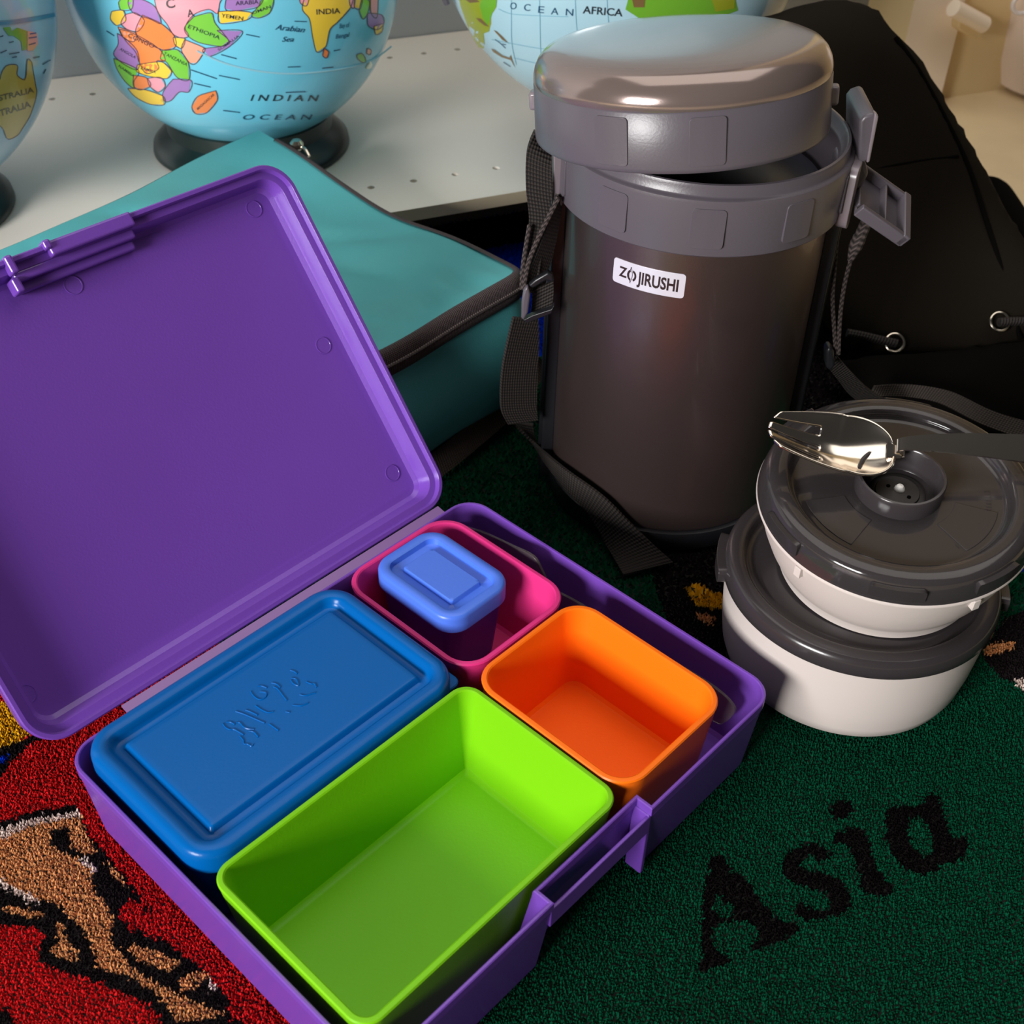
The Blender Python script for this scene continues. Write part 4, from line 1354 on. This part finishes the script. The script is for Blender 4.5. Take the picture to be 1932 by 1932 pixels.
def globe(label, c, R, ocean, base_r, lands, texts, lines, group):
    c = Vector(c)
    g = thing('globe', label, 'globe', (c.x, c.y, Z_S), group)
    V, F = [], []
    nl, nm_ = 64, 128
    fr = frame(c, (1, 0, 0), (0, 1, 0), (0, 0, 1))
    V, F = lathe(fr, [(max(R * math.sin(math.pi * i / nl), 0.0001), -R * math.cos(math.pi * i / nl)) for i in range(nl + 1)], nm_)
    obj('sphere', V, F, globe_mats('globe', ocean), g, angle=180)
    lo = c.z - R - Z_S
    zr = max(lo + 0.012, 0.022)
    rr = math.sqrt(max(0, R * R - (c.z - Z_S - zr) ** 2)) if c.z - Z_S - zr < R else 0.03
    rr = max(rr, 0.03)
    frb = frame((c.x, c.y, Z_S), (1, 0, 0), (0, 1, 0), (0, 0, 1))
    V, F = lathe(frb, [(0.001, 0.0), (base_r - 0.002, 0.0), (base_r, 0.002), (base_r - 0.0008, 0.0065), (base_r - 0.006, 0.0120), (base_r - 0.012, 0.0170), (rr + 0.010, zr + 0.004), (rr + 0.006, zr + 0.007), (rr + 0.002, zr + 0.002), (rr - 0.012, 0.004), (0.001, 0.003)], 96)
    obj('stand', V, F, M['standgreen'], g, angle=50)
    for key, poly, lift in lands:
        V2, T, _ = cdt_fill(poly, 9)
        obj('map_patch', [at_sphere(x, y, c, R + lift) for x, y in V2], T, PAL[key], g, angle=180)
    mb = MB()
    for (pts, w_, key) in lines:
        P = cat([Vector((x, y, 0)) for x, y in pts], 8)
        A_, F_ = [], []
        for i, p in enumerate(P):
            t = (P[min(i + 1, len(P) - 1)] - P[max(i - 1, 0)]).normalized()
            q = Vector((-t.y, t.x, 0)) * w_ / 2
            A_ += [at_sphere(p.x + q.x, p.y + q.y, c, R + 0.00030), at_sphere(p.x - q.x, p.y - q.y, c, R + 0.00030)]
        F_ = [(2 * i, 2 * i + 1, 2 * i + 3, 2 * i + 2) for i in range(len(P) - 1)]
        mb.add(A_, F_, PK.index(key))
    if mb.V:
        mb.obj('line_print', [PAL[k] for k in PK], g, angle=180)['kind'] = 'stuff'
    for (s, x0, y0, x1, y1, h, bold, shear, key) in texts:
        tv, tf = text_mesh(s, bold, shear)
        dx, dy = x1 - x0, y1 - y0
        L = math.hypot(dx, dy)
        nx_, ny_ = dy / L, -dx / L
        obj('map_lettering', [at_sphere(x0 + dx * a + nx_ * b * h, y0 + dy * a + ny_ * b * h, c, R + 0.00035) for a, b in tv], tf, PAL[key], g, smooth=False)
    return g


def zl_(pts, k=2.542, x0=0, y0=0):
    return [(x0 + a / k, y0 + b / k) for a, b in pts]


africa = [
    ('pink', [(735, -60), (745, 20), (765, 70), (800, 115), (832, 165), (872, 182), (905, 172), (888, 130), (930, 70), (1000, 45), (1042, 65), (1052, 20), (1060, -60)]),
    ('purple', [(620, -20), (700, 5), (748, 40), (772, 112), (720, 92), (640, 62), (615, 20)]),
    ('green', [(568, 12), (600, -30), (635, -20), (632, 42), (580, 48)]),
    ('yellow', [(535, 55), (590, 50), (602, 100), (560, 122), (530, 92)]),
    ('pink', [(600, 70), (650, 62), (692, 100), (662, 150), (612, 142), (580, 112)]),
    ('orange', [(682, 72), (770, 112), (832, 168), (842, 222), (792, 242), (720, 212), (650, 160)]),
    ('peach', [(565, 128), (618, 146), (655, 162), (640, 200), (590, 180)]),
    ('orange', [(572, 140), (620, 152), (700, 192), (770, 242), (792, 292), (752, 292), (760, 330), (702, 352), (668, 300), (650, 250), (600, 192)]),
    ('purple', [(562, 160), (610, 192), (660, 250), (662, 332), (600, 312), (545, 262), (566, 212)]),
    ('green', [(545, 280), (662, 336), (642, 390), (640, 422), (600, 392), (560, 330)]),
    ('yellow', [(660, 310), (740, 298), (782, 300), (822, 342), (802, 376), (750, 372), (700, 362), (655, 342)]),
    ('orange', [(640, 362), (700, 372), (722, 412), (672, 432), (640, 412)]),
    ('pink', [(705, 376), (770, 372), (792, 412), (760, 442), (720, 416)]),
    ('yellow', [(612, 424), (700, 432), (782, 462), (786, 502), (720, 500), (650, 466)]),
    ('purple', [(830, 380), (916, 386), (906, 440), (860, 442), (820, 482), (790, 486), (780, 450), (802, 412)]),
    ('green', [(780, 240), (852, 240), (902, 300), (906, 382), (850, 372), (802, 302), (770, 282)]),
    ('yellow', [(830, 180), (886, 186), (872, 232), (840, 216)]),
    ('peach', [(885, 190), (972, 226), (982, 242), (942, 302), (910, 302), (870, 242)]),
    ('green', [(930, 80), (1012, 62), (1032, 112), (1096, 196), (1062, 222), (960, 206), (905, 176), (885, 132)]),
    ('purple', [(1040, 146), (1162, 150), (1102, 222), (1002, 272), (975, 236), (1062, 222), (1096, 194)]),
    ('purple', [(1092, -40), (1252, -40), (1242, 30), (1130, 52), (1080, 42)]),
    ('yellow', [(1048, 56), (1130, 52), (1206, 62), (1182, 96), (1058, 112)]),
    ('green', [(1240, 30), (1270, -20), (1312, 0), (1292, 62), (1242, 86), (1206, 76)]),
    ('orange', [(1035, 435), (1042, 480), (992, 540), (940, 546), (920, 512), (950, 462)]),
    ('yellow', [(1470, -40), (1672, -40), (1684, 30), (1622, 102), (1582, 142), (1562, 222), (1520, 250), (1500, 182), (1484, 92), (1450, 42)]),
    ('pink', [(1432, -30), (1480, -30), (1472, 26), (1442, 16)]),
    ('orange', [(1555, 232), (1576, 250), (1566, 278), (1548, 266)]),
    ('pink', [(1672, -20), (1702, -20), (1698, 38), (1680, 28)]),
    ('yellow', [(1702, -20), (1738, -20), (1728, 42), (1700, 34)]),
    ('green', [(1738, -20), (1772, 8), (1764, 62), (1742, 92), (1724, 52)]),
    ('pink', [(1778, -20), (1812, -20), (1808, 82), (1780, 62)]),
    ('purple', [(1764, 62), (1832, 72), (1842, 112), (1810, 142), (1766, 122)]),
    ('yellow', [(1794, 126), (1836, 116), (1832, 152), (1804, 166)]),
    ('green', [(1712, 262), (1738, 258), (1756, 290), (1744, 302), (1716, 282)]),
    ('peach', [(1762, 232), (1780, 240), (1776, 262), (1760, 256)]),
]
lands2, lines2 = [], []
for k, p in africa:
    q = zl_(p)
    lands2.append((k, q, 0.0002))
    lines2.append((q + [q[0]], 1.5, 'border'))
for k, p in (('yellow', [(214, -8), (300, -24), (410, -26), (428, -70), (396, -112), (300, -122), (222, -84)]), ('green', [(436, -64), (560, -20), (672, -20), (700, -66), (640, -150), (484, -168), (424, -122)]), ('purple', [(302, -128), (398, -118), (418, -166), (378, -206), (312, -188)])):
    lands2.append((k, p, 0.0002))
    lines2.append((p + [p[0]], 1.5, 'border'))
T2 = []
for s, x0, y0, x1, y1, h, bo, sh, key in (
        ('INDIA', 1518, 70, 1632, 64, 26, 0.01, 0, 'ink'), ('ETHIOPIA', 900, 134, 1052, 190, 18, 0.01, 0, 'ink'), ('YEMEN', 1060, 82, 1165, 98, 18, 0.01, 0, 'ink'), ('OMAN', 1212, 70, 1300, 38, 15, 0.01, 0, 'ink'),
        ('C', 800, 42, 842, 34, 44, 0.02, 0, 'ink'), ('A', 900, 82, 932, 76, 34, 0.02, 0, 'ink'), ('ARABIA', 1130, 26, 1240, 18, 20, 0.008, 0, 'ink'),
        ('Arabian', 1318, 142, 1460, 156, 26, 0.01, 0.35, 'inkblue'), ('Sea', 1352, 200, 1408, 200, 24, 0.01, 0.35, 'inkblue'), ('Bay of', 1628, 136, 1680, 128, 22, 0.01, 0.35, 'inkblue'), ('Bengal', 1610, 186, 1680, 174, 20, 0.01, 0.35, 'inkblue'),
        ('I N D I A N', 1200, 484, 1530, 486, 30, 0.008, 0.25, 'ink'), ('O C E A N', 1165, 574, 1500, 574, 24, 0.004, 0.25, 'inkblue'), ('CONGO', 612, 176, 735, 232, 20, 0.008, 0, 'ink'), ('TANZANIA', 782, 262, 895, 318, 16, 0.004, 0, 'ink'), ('ANGOLA', 572, 240, 648, 282, 14, 0.004, 0, 'ink'), ('ZAMBIA', 672, 330, 745, 352, 13, 0.004, 0, 'ink'), ('NAMIBIA', 566, 320, 640, 372, 12, 0.004, 0, 'ink'), ('SOMALIA', 1050, 246, 1150, 176, 13, 0.003, 0, 'ink'), ('MADAGASCAR', 950, 528, 1030, 456, 12, 0.003, 0, 'ink')):
    T2.append((s, x0 / 2.542, y0 / 2.542, x1 / 2.542, y1 / 2.542, h / 2.542, bo, sh, key))
for (a, b, c_, d_) in ((1180, 165, 1245, 178), (915, 335, 1040, 378), (1050, 362, 1150, 382), (930, 400, 1010, 418), (1070, 530, 1150, 540), (1370, 444, 1465, 440), (1545, 328, 1600, 322), (1380, 322, 1440, 320), (510, 148, 548, 172), (1600, 244, 1632, 238), (1412, 102, 1470, 104), (1060, 262, 1135, 282)):
    lines2.append((zl_([(a, b), ((a + c_) / 2, (b + d_) / 2), (c_, d_)]), 2.0, 'inkblue'))
g2c = (-0.2040, 0.8870, 0.1800)
gl2 = globe('globe with bright political map showing Africa and India on a dark round stand', g2c, 0.1135, (120, 208, 234), 0.0725, lands2, T2, lines2, 'globes on the bookcase')
# moulded seam around the globe and its small tab
V, F = [], []
sp_ = [at_sphere(x, y, Vector(g2c), 0.1139) for x, y in ((372, 96), (420, 118), (480, 133), (545, 139), (610, 135), (665, 126), (705, 112), (738, 88))]
V, F, uv = tube(cat(sp_, 8), 0.0006, 8)
obj('seam', V, F, mat('clear_seam', (150, 200, 215), 0.25), gl2)
V, F = lathe(frame(at_sphere(694, 122, Vector(g2c), 0.1138), (1, 0, 0), (0, 0, 1), (0, -1, 0)), [(0.0032, 0), (0.0022, 0.0008), (0.0001, 0.001)], 10)
obj('tab', V, F, mat('clear_tab', (205, 210, 190), 0.25), gl2)

K1 = 4.6
austr = [(-300, 560), (0, 690), (20, 620), (60, 570), (130, 560), (155, 580), (150, 650), (200, 690), (225, 670), (240, 520), (275, 540), (290, 620), (310, 740), (320, 800), (300, 900), (260, 1010), (200, 1110), (160, 1170), (100, 1205), (60, 1200), (20, 1110), (-60, 1080), (-300, 1100)]
lands1 = [('gold', zl_(austr, K1), 0.0002), ('green', [(-30, -30), (30, -24), (78, -40), (86, -96), (40, -136), (-34, -120)], 0.0002), ('leaf', zl_([(25, 240), (90, 232), (105, 270), (150, 240), (235, 268), (235, 430), (190, 440), (185, 360), (120, 310), (75, 310)], K1), 0.0002), ('peach', zl_([(238, 268), (320, 285), (330, 380), (290, 440), (238, 440)], K1), 0.0002)]
lines1 = [(zl_([(-200, 225), (0, 205), (160, 190), (330, 160), (480, 130)], K1), 6, 'dkblue'), (zl_([(-200, 200), (0, 182), (160, 168), (330, 140), (478, 112)], K1), 1.2, 'dkblue'), (zl_(austr[1:] + austr[1:2], K1)[:22], 1.4, 'border')]
T1 = [('AUSTRALIA', -125 / K1, 905 / K1, 298 / K1, 800 / K1, 46 / K1, 0.022, 0.1, 'brown'), ('AUSTRALIA', -150 / K1, 1055 / K1, 272 / K1, 928 / K1, 54 / K1, 0.022, 0.1, 'brown')]
for i, (a, b, c_, d_) in enumerate(((80, 470, 170, 455), (105, 500, 148, 492), (0, 320, 30, 310), (370, 560, 440, 520), (380, 640, 400, 600), (290, 505, 345, 492), (250, 330, 320, 320), (250, 390, 310, 372), (260, 295, 315, 286), (80, 370, 120, 360), (5, 460, 60, 436))):
    lines1.append((zl_([(a, b), ((a + c_) / 2, (b + d_) / 2), (c_, d_)], K1), 2.2, 'inkblue'))
globe('globe at the left edge showing yellow Australia', (-0.4174, 0.7604, 0.1927), 0.1254, (158, 200, 228), 0.0728, lands1, T1, lines1, 'globes on the bookcase')

K3 = 5.367
sam = [(880, -60), (905, 60), (940, 160), (985, 290), (1040, 400), (1090, 480), (1140, 492), (1150, 440), (1140, 340), (1195, 320), (1215, 240), (1215, 150), (1240, 120), (1270, 70), (1280, -60)]
lands3 = [('olive', zl_(sam, K3, 700), 0.0002), ('leaf', zl_([(1130, -40), (1275, -40), (1268, 60), (1235, 115), (1205, 200), (1180, 260), (1130, 180), (1100, 60)], K3, 700), 0.0003), ('brown', zl_([(1060, 180), (1110, 190), (1195, 270), (1150, 260), (1090, 215)], K3, 700), 0.0004), ('brown', zl_([(950, -10), (1060, -10), (1100, 20), (1000, 30)], K3, 700), 0.0004),
          ('leaf', [(900, -24), (960, -14), (948, -70), (990, -130), (920, -150), (880, -80)], 0.0002), ('leaf', [(1180, 18), (1195, -40), (1210, -120), (1350, -130), (1380, -40), (1392, 20), (1340, 40), (1260, 36), (1205, 34)], 0.0002), ('brown', [(1190, -10), (1218, -8), (1216, 14), (1196, 14)], 0.0004), ('olive', [(1330, -40), (1388, -40), (1386, 16), (1350, 22)], 0.0004),
          ('brown', zl_([(1240, 305), (1270, 315), (1330, 370), (1400, 445), (1330, 405), (1290, 360)], K3, 700), 0.0003), ('brown', zl_([(1215, 495), (1245, 500), (1330, 560), (1400, 585), (1415, 555), (1425, 590), (1460, 690), (1415, 610), (1320, 580), (1240, 530)], K3, 700), 0.0003)]
lines3 = [(zl_([(1290, 90), (1420, 140), (1700, 160), (2000, 170)], K3, 700), 1.2, 'grid'), (zl_([(1220, 400), (1420, 440), (1700, 490), (1900, 500)], K3, 700), 1.2, 'grid'), (zl_([(1420, 0), (1420, 160), (1425, 440), (1470, 660)], K3, 700), 1.2, 'grid'), (zl_([(1705, 0), (1710, 200), (1715, 480), (1730, 640)], K3, 700), 1.2, 'grid'), (zl_([(1440, 585), (1600, 625), (1720, 650)], K3, 700), 1.2, 'grid'), ([(1085, -5), (1087, 40), (1092, 90)], 1.2, 'grid'), ([(1145, -5), (1147, 30), (1150, 60)], 1.2, 'grid')]
lines3 += [(zl_([(1255, 400), (1310, 440), (1362, 490)], K3, 700), 1.6, 'inkblue'), (zl_([(1330, 445), (1366, 455)], K3, 700), 1.6, 'inkblue'), (zl_([(1340, 630), (1410, 675)], K3, 700), 1.6, 'inkblue')]
T3 = [('O', 962, 17, 974, 18, 13, 0.004, 0, 'inkblue'), ('C', 988, 20, 1000, 21, 13, 0.004, 0, 'inkblue'), ('E', 1015, 24, 1026, 25, 13, 0.004, 0, 'inkblue'), ('A', 1039, 27, 1053, 28, 13, 0.004, 0, 'inkblue'), ('N', 1067, 29, 1081, 30, 13, 0.004, 0, 'inkblue'), ('AFRICA', 1099, 25, 1174, 31, 14, 0.015, 0, 'ink')]
g3c = (0.0635, 0.930, 0.2105)
gl3 = globe('pale blue relief globe lettered OCEAN and AFRICA behind the thermos lid', g3c, 0.130, (172, 208, 222), 0.052, lands3, T3, lines3, 'globes on the bookcase')
arc = frame(g3c, (0.93, 0.36, 0), (0, 0, 1), (-0.36, 0.93, 0))
V, F = torus(arc, 0.1372, 0.0022, 64, 8, math.radians(130), math.radians(200))
obj('meridian_arm', V, F, M['collar'], gl3)
